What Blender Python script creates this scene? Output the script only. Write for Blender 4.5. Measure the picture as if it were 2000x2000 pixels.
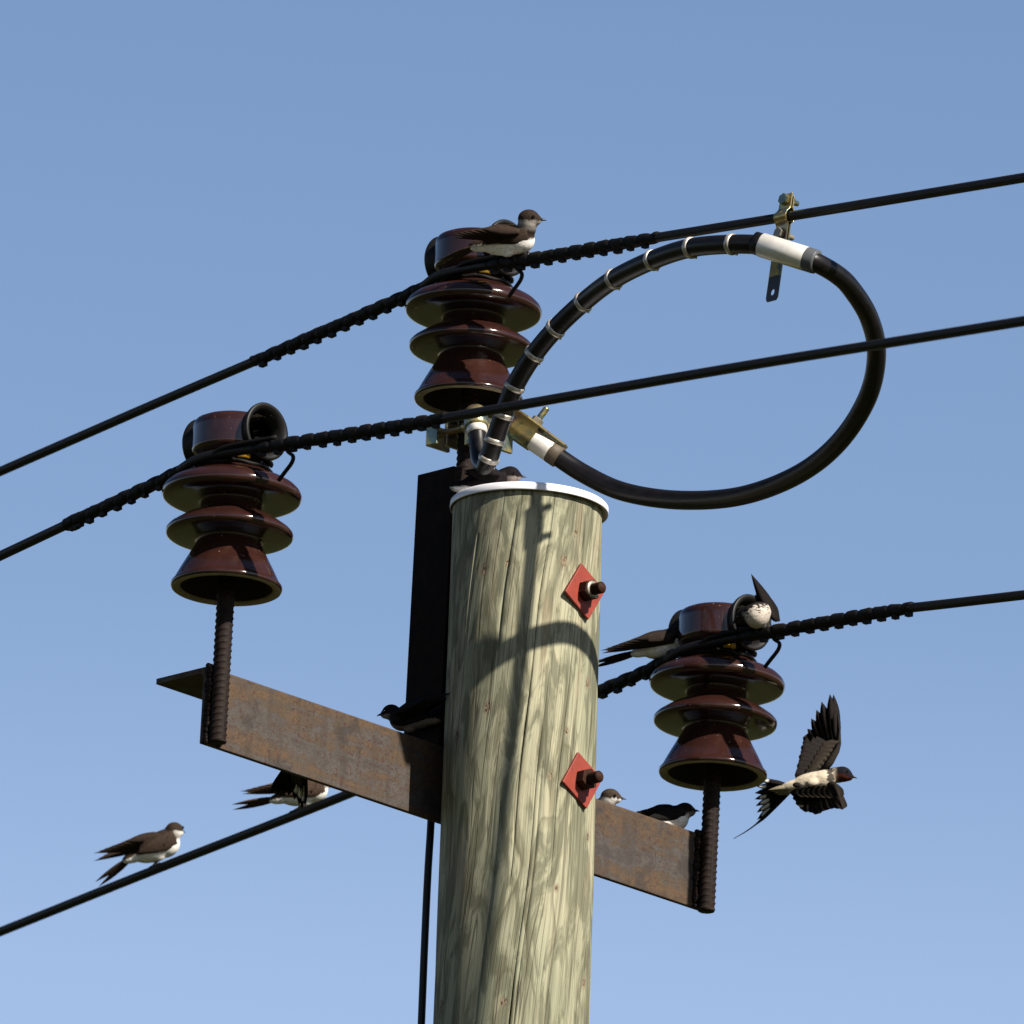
import bpy, bmesh, math, random
import numpy as np
from mathutils import Vector as V, Matrix as M, Quaternion, noise as mnoise
random.seed(7); rng = np.random.default_rng(7)
R = math.radians
for o in list(bpy.data.objects): bpy.data.objects.remove(o)
scene = bpy.context.scene
col = scene.collection

# ------------------------------------------------------------------ camera
EL, ROLL, DIST, SC = R(16.5), R(1.8), 22.0, 1325.0     # elevation, roll, metres to the pole, photo px per metre there
F = SC*DIST
Fv = V((0, math.cos(EL), math.sin(EL)))
R0, U0 = V((1,0,0)), V((0,-math.sin(EL), math.cos(EL)))
Rv = R0*math.cos(ROLL) + U0*math.sin(ROLL)
Uv = U0*math.cos(ROLL) - R0*math.sin(ROLL)
ZT = 7.7                                               # height of the underside of the pole cap
CAM = V((0,0,ZT)) - Rv*(30/SC) - Fv*DIST
cam = bpy.data.cameras.new('camera'); cam.sensor_width = 36; cam.lens = 36*F/2000
cam.clip_start = 0.1; cam.clip_end = 3000
cam.dof.use_dof = True; cam.dof.focus_distance = DIST-0.1; cam.dof.aperture_fstop = 12
co = bpy.data.objects.new('camera', cam); col.objects.link(co)
m = M((( Rv.x, Uv.x, -Fv.x, CAM.x), (Rv.y, Uv.y, -Fv.y, CAM.y), (Rv.z, Uv.z, -Fv.z, CAM.z), (0,0,0,1)))
co.matrix_world = m
scene.camera = co

# ------------------------------------------------------------------ sky and sun
SUN_EL, SUN_AZ = R(38), R(46)                          # azimuth measured from behind the camera towards the right
sdir = V((math.sin(SUN_AZ)*math.cos(SUN_EL), -math.cos(SUN_AZ)*math.cos(SUN_EL), math.sin(SUN_EL)))
w = bpy.data.worlds.new('World'); scene.world = w; w.use_nodes = True
nt = w.node_tree; nt.nodes.clear()
sky = nt.nodes.new('ShaderNodeTexSky'); sky.sky_type = 'NISHITA'; sky.sun_disc = False
sky.sun_elevation = SUN_EL; sky.sun_rotation = math.pi - SUN_AZ
sky.altitude = 100; sky.air_density = 1.0; sky.dust_density = 0.6; sky.ozone_density = 1.6
geo = nt.nodes.new('ShaderNodeTexCoord'); sep = nt.nodes.new('ShaderNodeSeparateXYZ')
nt.links.new(geo.outputs['Generated'], sep.inputs[0])
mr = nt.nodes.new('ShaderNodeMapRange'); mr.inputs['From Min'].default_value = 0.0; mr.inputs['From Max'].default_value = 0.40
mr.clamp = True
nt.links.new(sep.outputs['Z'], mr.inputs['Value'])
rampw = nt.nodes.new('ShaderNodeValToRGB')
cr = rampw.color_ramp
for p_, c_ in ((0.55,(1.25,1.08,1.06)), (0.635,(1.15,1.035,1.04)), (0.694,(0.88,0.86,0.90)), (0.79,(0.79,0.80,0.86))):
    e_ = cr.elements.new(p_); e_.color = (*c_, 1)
cr.elements[0].color = (0.45,0.45,0.42,1); cr.elements[-1].color = (0.30,0.36,0.44,1)  # unseen sky at horizon and overhead darkened to cut reflections and fill light
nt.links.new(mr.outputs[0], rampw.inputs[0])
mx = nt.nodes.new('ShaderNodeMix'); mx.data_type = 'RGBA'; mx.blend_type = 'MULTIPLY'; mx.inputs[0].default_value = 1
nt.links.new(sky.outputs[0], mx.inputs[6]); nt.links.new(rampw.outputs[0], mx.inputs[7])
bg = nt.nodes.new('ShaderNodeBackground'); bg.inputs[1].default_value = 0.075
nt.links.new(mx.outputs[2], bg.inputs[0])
wo = nt.nodes.new('ShaderNodeOutputWorld'); nt.links.new(bg.outputs[0], wo.inputs[0])
sl = bpy.data.lights.new('sun', 'SUN'); sl.energy = 5.0; sl.angle = R(0.53); sl.color = (1.0, 0.93, 0.82)
so = bpy.data.objects.new('sun', sl); col.objects.link(so)
so.rotation_mode = 'QUATERNION'; so.rotation_quaternion = sdir.to_track_quat('Z', 'Y'); so.location = sdir*40
scene.view_settings.view_transform = 'Standard'; scene.view_settings.look = 'None'
scene.view_settings.exposure = 1.0; scene.view_settings.gamma = 1.0; scene.view_settings.use_curve_mapping = False

# ------------------------------------------------------------------ frames and helpers
A = V((math.cos(R(45)), math.sin(R(45)), 0))           # along the crossarm: right and away
C = V((math.cos(R(45)), -math.sin(R(45)), 0))          # along the wires: right and towards the camera
TOP = V((0,0,ZT))
TILT = R(1.6)                                          # the steel bracket leans a little towards A
MB_ = M.Translation(TOP) @ M.Rotation(TILT, 4, C*-1) @ M.Rotation(R(45), 4, 'Z')   # bracket frame: x = A, y = -C, z up
if (MB_.to_3x3() @ V((0,0,1))).dot(A) < 0:
    MB_ = M.Translation(TOP) @ M.Rotation(TILT, 4, C) @ M.Rotation(R(45), 4, 'Z')
MBI = MB_.inverted()

def ray(px, py):
    return (Fv + Rv*((px-1000)/F) - Uv*((py-1000)/F)).normalized()
def hit(px, py, p0, n):                                # photo pixel -> point on a plane of the place
    d = ray(px, py); return CAM + d*((p0-CAM).dot(n)/d.dot(n))
def PA(px, py, a): return hit(px, py, A*a, A)
def PC(px, py, c): return hit(px, py, C*c, C)
def PY(px, py, y): return hit(px, py, V((0,y,0)), V((0,1,0)))
def PV(px, py, p0, d): return hit(px, py, p0, V((-d.y, d.x, 0)).normalized())
def L(x, y, z): return MB_ @ V((x, y, z))
def img(x, y, z=0.0): return (Rv*x + Uv*y + Fv*z)      # a direction seen from the camera's side of the street

def catmull(pts, n=12):
    pts = [V(p) for p in pts]; out = []
    P = [pts[0]*2-pts[1]] + pts + [pts[-1]*2-pts[-2]]
    for i in range(1, len(P)-2):
        p0, p1, p2, p3 = P[i-1], P[i], P[i+1], P[i+2]
        for k in range(n):
            t = k/n
            out.append(0.5*((2*p1) + (p2-p0)*t + (2*p0-5*p1+4*p2-p3)*t*t + (3*p1-p0-3*p2+p3)*t**3))
    out.append(pts[-1].copy()); return out

class MB:
    """collects shapes in world coordinates, links them as ONE mesh object"""
    def __init__(s): s.v = []; s.f = []; s.c = []; s.uv = {}; s.flat = set()
    def add(s, vs, fs, c=(1,1,1), flat=False):
        b = len(s.v); s.v += [V(p) for p in vs]
        s.c += (list(c) if (len(c) == len(vs) and not isinstance(c[0], (int, float))) else [c]*len(vs))
        for f in fs:
            if flat: s.flat.add(len(s.f))
            s.f.append(tuple(b+i for i in f))
    def tube(s, pts, r, n=12, cap=True, c=(1,1,1), flat=False, phase=0.0, squash=1.0, up=None):
        pts = [V(p) for p in pts]; N = len(pts)
        rr = list(r) if hasattr(r, '__len__') else [r]*N
        T = [(pts[min(i+1,N-1)]-pts[max(i-1,0)]).normalized() for i in range(N)]
        u = up or (V((0,0,1)) if abs(T[0].z) < 0.9 else V((1,0,0)))
        u = (u - T[0]*u.dot(T[0])).normalized(); vs = []
        for i in range(N):
            if i:
                q = T[i-1].rotation_difference(T[i]); u = q @ u; u = (u - T[i]*u.dot(T[i])).normalized()
            b = T[i].cross(u)
            for k in range(n):
                a = 2*math.pi*k/n + phase
                vs.append(pts[i] + (u*math.cos(a)*squash + b*math.sin(a))*rr[i])
        fs = [(i*n+k, i*n+(k+1)%n, (i+1)*n+(k+1)%n, (i+1)*n+k) for i in range(N-1) for k in range(n)]
        if cap: fs += [tuple(range(n-1,-1,-1)), tuple((N-1)*n+k for k in range(n))]
        s.add(vs, fs, c, flat)
    def lathe(s, o, ax, prof, n=64, c=(1,1,1), u=None, close=False):
        ax = V(ax).normalized(); u = u or (V((1,0,0)) if abs(ax.x) < 0.9 else V((0,1,0)))
        u = (u-ax*u.dot(ax)).normalized(); b = ax.cross(u); N = len(prof)
        vs = [o + ax*h + (u*math.cos(2*math.pi*k/n) + b*math.sin(2*math.pi*k/n))*r for r, h in prof for k in range(n)]
        fs = [(i*n+k, i*n+(k+1)%n, ((i+1)%N)*n+(k+1)%n, ((i+1)%N)*n+k) for i in range(N if close else N-1) for k in range(n)]
        s.add(vs, fs, c)
    def prism(s, poly, d, c=(1,1,1), flat=True):         # planar polygon extruded by vector d
        n = len(poly); vs = [V(p) for p in poly] + [V(p)+d for p in poly]
        fs = [tuple(range(n-1,-1,-1)), tuple(range(n,2*n))] + [(i,(i+1)%n,n+(i+1)%n,n+i) for i in range(n)]
        s.add(vs, fs, c, flat)
    def box(s, mtx, sx, sy, sz, c=(1,1,1)):
        vs = [mtx @ V((x*sx/2, y*sy/2, z*sz/2)) for x in (-1,1) for y in (-1,1) for z in (-1,1)]
        s.add(vs, [(0,1,3,2),(4,6,7,5),(0,4,5,1),(2,3,7,6),(0,2,6,4),(1,5,7,3)], c, True)
    def ball(s, o, r, n=10, c=(1,1,1), mtx=None):
        vs = []; fs = []; mtx = mtx or M.Identity(3)
        for i in range(n+1):
            th = math.pi*i/n
            for k in range(2*n):
                ph = math.pi*k/n
                vs.append(o + mtx @ V((math.sin(th)*math.cos(ph)*r, math.sin(th)*math.sin(ph)*r, math.cos(th)*r)))
        for i in range(n):
            for k in range(2*n): fs.append((i*2*n+k, (i+1)*2*n+k, (i+1)*2*n+(k+1)%(2*n), i*2*n+(k+1)%(2*n)))
        s.add(vs, fs, c)
    def build(s, name, mat, parent=None, smooth=True, bevel=0.0, fixn=True):
        inv = full(parent).inverted() if parent else M.Identity(4)
        me = bpy.data.meshes.new(name); me.from_pydata([tuple(inv @ p) for p in s.v], [], s.f)
        if fixn:
            bm = bmesh.new(); bm.from_mesh(me); bmesh.ops.recalc_face_normals(bm, faces=bm.faces); bm.to_mesh(me); bm.free()
        ca = me.color_attributes.new('Col', 'FLOAT_COLOR', 'POINT')
        ca.data.foreach_set('color', np.array([(*c[:3],1.0) for c in s.c], dtype=np.float32).ravel())
        for i, p in enumerate(me.polygons): p.use_smooth = smooth and i not in s.flat
        me.materials.append(mat)
        o = bpy.data.objects.new(name, me); col.objects.link(o)
        if parent: o.parent = parent
        if bevel:
            b = o.modifiers.new('bevel','BEVEL'); b.width = bevel; b.segments = 2; b.limit_method = 'ANGLE'; b.angle_limit = R(40)
        return o
FULL = {}
def full(o): return FULL.get(o.name) or M.Identity(4)
def tag(o, label=None, cat=None, group=None, kind=None):
    if label: o['label'] = label
    if cat: o['category'] = cat
    if group: o['group'] = group
    if kind: o['kind'] = kind
    return o
def thing(name, label, cat, mtx=None, group=None):
    o = bpy.data.objects.new(name, None); col.objects.link(o); o.empty_display_size = 0.05
    mtx = mtx or M.Identity(4); o.matrix_world = mtx; FULL[o.name] = mtx.copy()
    return tag(o, label, cat, group)

# ------------------------------------------------------------------ materials
class NT:
    def __init__(s, name):
        s.m = bpy.data.materials.new(name); s.m.use_nodes = True; s.t = s.m.node_tree; s.b = s.t.nodes['Principled BSDF']
    def n(s, typ, **kw):
        x = s.t.nodes.new('ShaderNode'+typ)
        for k, v in kw.items():
            if k in x.inputs: x.inputs[k].default_value = v
            else: setattr(x, k, v)
        return x
    def l(s, a, b): s.t.links.new(a, b)
    def math(s, op, a, b=None, c=None):
        x = s.t.nodes.new('ShaderNodeMath'); x.operation = op
        for i, q in enumerate((a, b, c)):
            if q is None: continue
            if isinstance(q, (int, float)): x.inputs[i].default_value = q
            else: s.l(q, x.inputs[i])
        return x.outputs[0]
    def ramp(s, f, stops, interp='LINEAR'):
        x = s.t.nodes.new('ShaderNodeValToRGB'); e = x.color_ramp; e.interpolation = interp
        while len(e.elements) < len(stops): e.elements.new(0.5)
        for q, (p, c) in zip(e.elements, stops):
            q.position = p; q.color = (c, c, c, 1) if isinstance(c, (int, float)) else (*c, 1)
        s.l(f, x.inputs[0]); return x.outputs[0]
    def mix(s, f, a, b, mode='MIX'):
        x = s.t.nodes.new('ShaderNodeMix'); x.data_type = 'RGBA'; x.blend_type = mode
        for i, q in ((0,f),(6,a),(7,b)):
            if isinstance(q, (int,float)): x.inputs[i].default_value = q
            elif isinstance(q, tuple): x.inputs[i].default_value = (*q, 1)
            else: s.l(q, x.inputs[i])
        return x.outputs[2]
    def coords(s, kind='Object', scale=(1,1,1), rot=(0,0,0)):
        if kind == 'UV': src = s.n('UVMap').outputs[0]
        else: src = s.n('TexCoord').outputs[kind]
        mp = s.n('Mapping'); mp.inputs['Scale'].default_value = scale; mp.inputs['Rotation'].default_value = rot
        s.l(src, mp.inputs[0]); return mp.outputs[0]
    def noise(s, vec, scale=5, detail=4, rough=0.5, dist=0.0):
        x = s.n('TexNoise'); x.inputs['Scale'].default_value = scale; x.inputs['Detail'].default_value = detail
        x.inputs['Roughness'].default_value = rough; x.inputs['Distortion'].default_value = dist
        s.l(vec, x.inputs['Vector']); return x.outputs['Fac']
    def set(s, **kw):
        for k, v in kw.items():
            i = s.b.inputs[k.replace('_',' ')]
            if hasattr(v, 'is_linked'): s.l(v, i)
            elif isinstance(v, tuple): i.default_value = (*v, 1) if len(v) == 3 and i.type == 'RGBA' else v
            else: i.default_value = v
    def bump(s, h, strength=0.3, dist=0.002):
        b = s.n('Bump'); b.inputs['Strength'].default_value = strength; b.inputs['Distance'].default_value = dist
        s.l(h, b.inputs['Height']); s.l(b.outputs[0], s.b.inputs['Normal'])
MAT = {}
def simple(name, colr, rough=0.5, metal=0.0, var=0.25, scale=40, bump=0.0, coat=0.0, spec=0.3):
    t = NT(name); v = t.coords(); n = t.noise(v, scale, 5, 0.6)
    t.set(Base_Color=t.mix(1.0, colr, t.ramp(n, [(0.3, 1-var), (0.7, 1+var*0.3)]), 'MULTIPLY'), Metallic=metal)
    t.set(Roughness=t.math('ADD', t.math('MULTIPLY', n, 0.25), rough-0.12))
    t.set(Specular_IOR_Level=spec)
    if coat: t.set(Coat_Weight=coat, Coat_Roughness=0.06)
    if bump: t.bump(n, bump, 0.001)
    MAT[name] = t.m; return t

# wood of the pole: UV is (arc length following the spiral grain, height)
KNOTS = []
def wood():
    t = NT('pressure_treated_pine')
    uv = t.coords('UV')
    sepx = t.n('SeparateXYZ'); t.l(uv, sepx.inputs[0]); U_, V_ = sepx.outputs[0], sepx.outputs[1]
    def vec(su, sv, off=0.0):
        c = t.n('CombineXYZ'); t.l(t.math('MULTIPLY', U_, su), c.inputs[0]); t.l(t.math('MULTIPLY', V_, sv), c.inputs[1]); c.inputs[2].default_value = off
        return c.outputs[0]
    base = t.noise(vec(11, 1.25), 1.0, 2, 0.5, 0.5)
    kn = None; core = None
    for (ku, kv, ks) in KNOTS:
        du = t.math('MULTIPLY', t.math('SUBTRACT', U_, ku), 1/ks); dv = t.math('MULTIPLY', t.math('SUBTRACT', V_, kv), 0.30/ks)
        d2 = t.math('ADD', t.math('MULTIPLY', du, du), t.math('MULTIPLY', dv, dv))
        g = t.math('POWER', 2.718, t.math('MULTIPLY', d2, -0.22))
        dv2 = t.math('MULTIPLY', dv, 2.2)
        c2 = t.math('POWER', 2.718, t.math('MULTIPLY', t.math('ADD', t.math('MULTIPLY', du, du), t.math('MULTIPLY', dv2, dv2)), -5.5))
        kn = g if kn is None else t.math('ADD', kn, g)
        core = c2 if core is None else t.math('MAXIMUM', core, c2)
    field = t.math('ADD', base, t.math('MULTIPLY', kn, 0.11))
    field = t.math('ADD', field, t.math('MULTIPLY', t.noise(vec(60, 9, 3.0), 1.0, 3, 0.5), 0.035))
    ringv = t.math('FRACT', t.math('MULTIPLY', field, 8.0))
    line = t.ramp(ringv, [(0.0, 0.0), (0.62, 0.0), (0.86, 0.62), (0.93, 1.0), (1.0, 0.0)])
    mott = t.ramp(t.noise(vec(30, 6.5, 7.0), 1.0, 5, 0.62, 1.3), [(0.46, 0.0), (0.56, 1.0)])
    mott2 = t.ramp(t.noise(vec(9, 3.0, 11.0), 1.0, 3, 0.5), [(0.38, 0.0), (0.66, 1.0)])
    fib = t.noise(vec(420, 7, 2.0), 1.0, 3, 0.6)
    fine = t.ramp(t.noise(vec(150, 2.2, 5.0), 1.0, 2, 0.5), [(0.30, 1.0), (0.36, 0.0)])
    c = t.mix(mott2, (0.335, 0.316, 0.217), (0.235, 0.241, 0.164))
    c = t.mix(t.math('MULTIPLY', mott, 0.78), c, (0.098, 0.099, 0.064))
    patchy = t.ramp(t.noise(vec(10, 2.5, 31.0), 1.0, 2, 0.5), [(0.36, 0.15), (0.6, 0.85)])
    c = t.mix(t.math('MULTIPLY', line, patchy), c, (0.075, 0.068, 0.040))
    c = t.mix(t.ramp(t.noise(vec(30, 4, 21.0), 1.0, 3, 0.5), [(0.58, 0.0), (0.74, 0.6)]), c, (0.33, 0.26, 0.17))
    iso = t.ramp(t.noise(vec(34, 0.55, 41.0), 1.0, 2, 0.55), [(0.0,0.0),(0.388,0.0),(0.398,1.0),(0.404,0.0),(0.468,0.0),(0.479,1.0),(0.484,0.0),(0.548,0.0),(0.558,1.0),(0.564,0.0),(0.62,0.0),(0.63,0.8),(0.64,0.0)])
    c = t.mix(t.math('MULTIPLY', iso, t.ramp(t.noise(vec(14, 2.0, 51.0), 1.0, 2, 0.5), [(0.40, 0.0), (0.56, 0.85)])), c, (0.030, 0.024, 0.015))
    c = t.mix(t.math('MULTIPLY', fine, 0.6), c, (0.035, 0.028, 0.016))
    c = t.mix(t.ramp(fib, [(0.3, 0.45), (0.58, 0.0)]), c, (0.075, 0.068, 0.040))
    chip = t.ramp(t.noise(vec(500, 160, 4.0), 1.0, 2, 0.5), [(0.42, 0.0), (0.5, 1.0)])
    c = t.mix(t.math('MINIMUM', t.math('MULTIPLY', core, 1.5), 1.0), c, t.mix(chip, (0.03, 0.018, 0.011), (0.19, 0.145, 0.095)))
    t.set(Base_Color=c, Roughness=0.82, Specular_IOR_Level=0.2)
    h = t.math('ADD', t.math('MULTIPLY', fib, 0.35), t.math('MULTIPLY', line, -0.25))
    h = t.math('SUBTRACT', h, t.math('MULTIPLY', fine, 0.6)); h = t.math('SUBTRACT', h, t.math('MULTIPLY', iso, 0.7)); h = t.math('SUBTRACT', h, t.math('MULTIPLY', core, 0.8))
    t.bump(h, 0.55, 0.0012)
    return t.m

def rust():
    t = NT('rusty_steel')
    v = t.coords('Object')
    st = t.coords('Object', (1.5, 1.5, 10.0))
    n1 = t.noise(st, 3.0, 5, 0.6, 0.4); n2 = t.noise(v, 60, 6, 0.7); n3 = t.noise(t.coords('Object', (1,1,1)), 160, 3, 0.6)
    n4 = t.noise(t.coords('Object', (60, 60, 9)), 1.0, 4, 0.6)
    c = t.ramp(t.math('ADD', n1, t.math('MULTIPLY', t.math('SUBTRACT', n2, 0.5), 0.5)),
               [(0.34, (0.036,0.029,0.026)), (0.45, (0.056,0.048,0.043)), (0.51, (0.048,0.034,0.024)), (0.62, (0.072,0.042,0.020)), (0.76, (0.042,0.025,0.016))])
    c = t.mix(t.ramp(n4, [(0.34, 0.45), (0.52, 0.0)]), c, (0.024, 0.017, 0.014))
    spots = t.math('MULTIPLY', t.ramp(n3, [(0.55, 0.0), (0.62, 1.0)]), t.ramp(t.noise(v, 11, 3, 0.5), [(0.42, 0.0), (0.6, 0.95)]))
    c = t.mix(spots, c, (0.034, 0.0105, 0.0075))
    c = t.mix(t.ramp(t.noise(v, 17, 5, 0.65, 0.8), [(0.54, 0.0), (0.66, 0.8)]), c, (0.022, 0.017, 0.015))
    c = t.mix(t.ramp(t.noise(v, 420, 2, 0.5), [(0.35, 0.5), (0.5, 0.0)]), c, (0.026, 0.018, 0.014))
    t.set(Base_Color=c, Roughness=t.ramp(n2, [(0.3, 0.62), (0.7, 0.85)]), Metallic=0.0, Specular_IOR_Level=0.3)
    t.bump(t.math('ADD', n2, t.math('MULTIPLY', n3, 0.6)), 0.5, 0.0018)
    return t.m

def ceramic():
    t = NT('brown_glazed_porcelain')
    v0 = t.coords('Object'); oi = t.n('ObjectInfo'); ad = t.n('VectorMath'); ad.operation = 'ADD'
    sc_ = t.n('VectorMath'); sc_.operation = 'SCALE'; sc_.inputs[0].default_value = (3.1, 5.7, 2.3); t.l(oi.outputs['Random'], sc_.inputs['Scale'])
    t.l(v0, ad.inputs[0]); t.l(sc_.outputs[0], ad.inputs[1]); v = ad.outputs[0]; n = t.noise(v, 30, 4, 0.6)
    c = t.mix(t.ramp(n, [(0.35, 0.0), (0.7, 1.0)]), (0.0200, 0.0076, 0.0060), (0.0280, 0.0100, 0.0075))
    sz = t.n('SeparateXYZ'); t.l(v0, sz.inputs[0]); high = t.ramp(sz.outputs[2], [(0.236, 0.0), (0.250, 1.0)])
    fl = t.math('ADD', t.noise(v, 210, 2, 0.5), t.math('MULTIPLY', high, 0.050))
    sp = t.ramp(fl, [(0.742, 0.0), (0.755, 0.9)])
    dust = t.math('MULTIPLY', t.ramp(t.noise(v, 60, 5, 0.7), [(0.50, 0.0), (0.78, 0.35)]), t.ramp(t.noise(v, 13, 3, 0.5), [(0.4, 0.0), (0.65, 1.0)]))
    c = t.mix(dust, c, (0.050, 0.034, 0.026))
    c = t.mix(sp, c, (0.22, 0.17, 0.12))
    t.set(Base_Color=c, Roughness=t.math('ADD', t.math('ADD', t.math('MULTIPLY', n, 0.08), 0.09), t.math('MULTIPLY', dust, 0.35)), Specular_IOR_Level=0.5, Coat_Weight=0.15, Coat_Roughness=0.05)
    t.bump(t.noise(v, 22, 2, 0.5), 0.04, 0.002)
    return t.m

def plumage():
    t = NT('plumage')
    at = t.n('VertexColor', layer_name='Col')
    v = t.coords('Object'); n = t.noise(t.coords('Object', (180, 420, 420)), 1.0, 3, 0.6); n2 = t.noise(v, 240, 3, 0.6)
    c = t.mix(1.0, at.outputs[0], t.ramp(n, [(0.3, 0.66), (0.7, 1.12)]), 'MULTIPLY')
    t.set(Base_Color=c, Roughness=0.75, Specular_IOR_Level=0.06)
    t.bump(t.math('ADD', n, n2), 0.35, 0.0009)
    return t.m

def zinc():
    t = NT('yellow_passivated_zinc')
    v = t.coords('Object'); n = t.noise(v, 26, 3, 0.5, 1.0); n2 = t.noise(v, 120, 4, 0.6)
    c = t.ramp(n, [(0.30, (0.09,0.12,0.13)), (0.42, (0.15,0.20,0.17)), (0.50, (0.46,0.36,0.14)), (0.60, (0.38,0.30,0.17)), (0.70, (0.14,0.10,0.17)), (0.8,(0.18,0.22,0.22))])
    t.set(Base_Color=c, Metallic=0.85, Roughness=t.ramp(n2, [(0.3, 0.26), (0.7, 0.45)]))
    t.bump(n2, 0.12, 0.0008)
    return t.m

def grass():
    t = NT('grass')
    v = t.coords('Object'); n = t.noise(v, 0.15, 6, 0.65); n2 = t.noise(v, 9, 5, 0.7)
    c = t.mix(n, (0.026, 0.032, 0.008), (0.050, 0.048, 0.014))
    c = t.mix(t.math('MULTIPLY', n2, 0.5), c, (0.02, 0.026, 0.008))
    t.set(Base_Color=c, Roughness=0.95, Specular_IOR_Level=0.1); t.bump(n2, 0.8, 0.05)
    return t.m

simple('black_wire', (0.0050, 0.0040, 0.0042), 0.50, 0.0, 0.35, 60, 0.15)
simple('black_tie', (0.0050, 0.0041, 0.0041), 0.6, 0.0, 0.4, 90, 0.3, 0.0, 0.15)
simple('black_rubber', (0.006, 0.005, 0.0055), 0.36, 0.0, 0.35, 70, 0.08)
simple('black_plastic', (0.0050, 0.0044, 0.0042), 0.5, 0.0, 0.3, 50, 0.0, 0.0, 0.25)
simple('cap_metal', (0.74, 0.72, 0.74), 0.42, 0.1, 0.12, 30, 0.05)
simple('sleeve_metal', (0.66, 0.63, 0.58), 0.36, 0.35, 0.15, 60, 0.05)
simple('band_steel', (0.46, 0.42, 0.36), 0.38, 0.6, 0.3, 90)
simple('dark_collar', (0.075, 0.08, 0.085), 0.5, 0.0, 0.2, 60)
simple('tan_collar', (0.075, 0.056, 0.038), 0.6, 0.0, 0.2, 60)
simple('red_washer', (0.26, 0.036, 0.020), 0.52, 0.0, 0.22, 110, 0.1)
simple('rusty_bolt', (0.032, 0.0115, 0.0065), 0.7, 0.0, 0.5, 130, 0.4, 0.0, 0.12)
simple('white_zinc_and_glint', (0.26, 0.225, 0.18), 0.4, 0.5, 0.25, 90)
simple('dark_rust', (0.0125, 0.0082, 0.0068), 0.8, 0.0, 0.7, 45, 0.5, 0.0, 0.08)
simple('bar_steel', (0.0165, 0.0105, 0.0088), 0.7, 0.0, 0.5, 80, 0.3, 0.0, 0.12)
simple('yellow_tape', (0.36, 0.20, 0.008), 0.4, 0.0, 0.15, 60)
simple('biscuit', (0.30, 0.255, 0.175), 0.7, 0.0, 0.35, 60, 0.1)
simple('cavity', (0.008, 0.004, 0.003), 0.7, 0.0, 0.3, 50)
simple('bore_black', (0.0012, 0.0010, 0.0010), 0.9, 0.0, 0.2, 50, 0.0, 0.0, 0.02)
simple('beak_black', (0.014, 0.012, 0.011), 0.4, 0.0, 0.2, 200)
simple('eye_black', (0.004, 0.003, 0.003), 0.08, 0.0, 0.0, 10)
simple('bird_leg', (0.09, 0.065, 0.055), 0.6, 0.0, 0.2, 300)

def washer():
    t = NT('worn_red_paint'); v = t.coords(); n = t.noise(v, 90, 5, 0.65); n2 = t.noise(v, 34, 4, 0.6)
    c = t.mix(t.ramp(n2, [(0.35, 0.0), (0.7, 1.0)]), (0.175, 0.026, 0.016), (0.225, 0.035, 0.020))
    c = t.mix(t.ramp(n, [(0.60, 0.0), (0.68, 0.8)]), c, (0.10, 0.022, 0.013))
    c = t.mix(t.ramp(t.noise(v, 150, 2, 0.5), [(0.70, 0.0), (0.73, 0.8)]), c, (0.40, 0.22, 0.16))
    t.set(Base_Color=c, Roughness=0.55, Specular_IOR_Level=0.3); t.bump(n, 0.25, 0.0008); return t.m
MAT['red_washer'] = washer()
MAT['rust'] = rust(); MAT['ceramic'] = ceramic(); MAT['plumage'] = plumage(); MAT['zinc'] = zinc(); simple('blue_zinc', (0.055,0.062,0.078), 0.42, 0.75, 0.35, 35); MAT['grass'] = grass()

# ------------------------------------------------------------------ ground
g = MB(); n = 24; S = 900
g.add([V((-S+2*S*i/n, -S+2*S*j/n, 0)) for i in range(n+1) for j in range(n+1)],
      [(i*(n+1)+j, (i+1)*(n+1)+j, (i+1)*(n+1)+j+1, i*(n+1)+j+1) for i in range(n) for j in range(n)])
tag(g.build('ground', MAT['grass']), kind='structure')

# ------------------------------------------------------------------ pole
RT = 0.1105
def prad(z): return RT + 0.0042*(ZT-z)
SPIRAL = -0.085                                        # grain drift, metres of arc per metre of height (downwards drifts left)
def wob(z): return 0.0022*math.sin(z*9.1) + 0.0012*math.sin(z*23.0+1)
def pole_angle(base, z): return base + (-SPIRAL*(z-ZT) + wob(z))/0.113
def uv_of(px, py):                                     # where a photo pixel falls on the shaft
    d = ray(px, py); t0 = 0
    a = d.x**2+d.y**2; b = 2*(CAM.x*d.x+CAM.y*d.y)
    z = ZT
    for _ in range(6):
        r_ = prad(z); cc = CAM.x**2+CAM.y**2-r_*r_; disc = b*b-4*a*cc
        t0 = (-b-math.sqrt(max(disc,0)))/(2*a); z = CAM.z+d.z*t0
    p = CAM+d*t0; th = math.atan2(p.x, -p.y)           # 0 faces the camera, positive to the right
    return (th - pole_angle(0, z)), z
for (kx, ky, ks) in ((945,1113,0.0065),(991,1100,0.004),(1101,1096,0.006),(952,1382,0.007),(893,1437,0.006),(1148,1335,0.006),(1148,1635,0.005),(1178,1700,0.003),
                     (1107,1428,0.004),(1140,1920,0.006),(983,1957,0.005),(863,1965,0.007),(1075,1515,0.004),(1125,1040,0.004),(1086,1735,0.004)):
    b_, z_ = uv_of(min(kx,1172), ky); KNOTS.append((b_*0.113, z_-ZT, ks*2.0))
MAT['wood'] = wood()
ncol = 150
cols = [('u', 2*math.pi*i/ncol - math.pi) for i in range(ncol)]
cracks = []
def crack(px, py, width, depth, y0, y1):
    b_, z_ = uv_of(px, py)
    za = uv_of(px, y0)[1]; zb = uv_of(px, y1)[1]
    cracks.append(dict(b=b_, w=width, d=depth, za=za, zb=zb))
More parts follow.
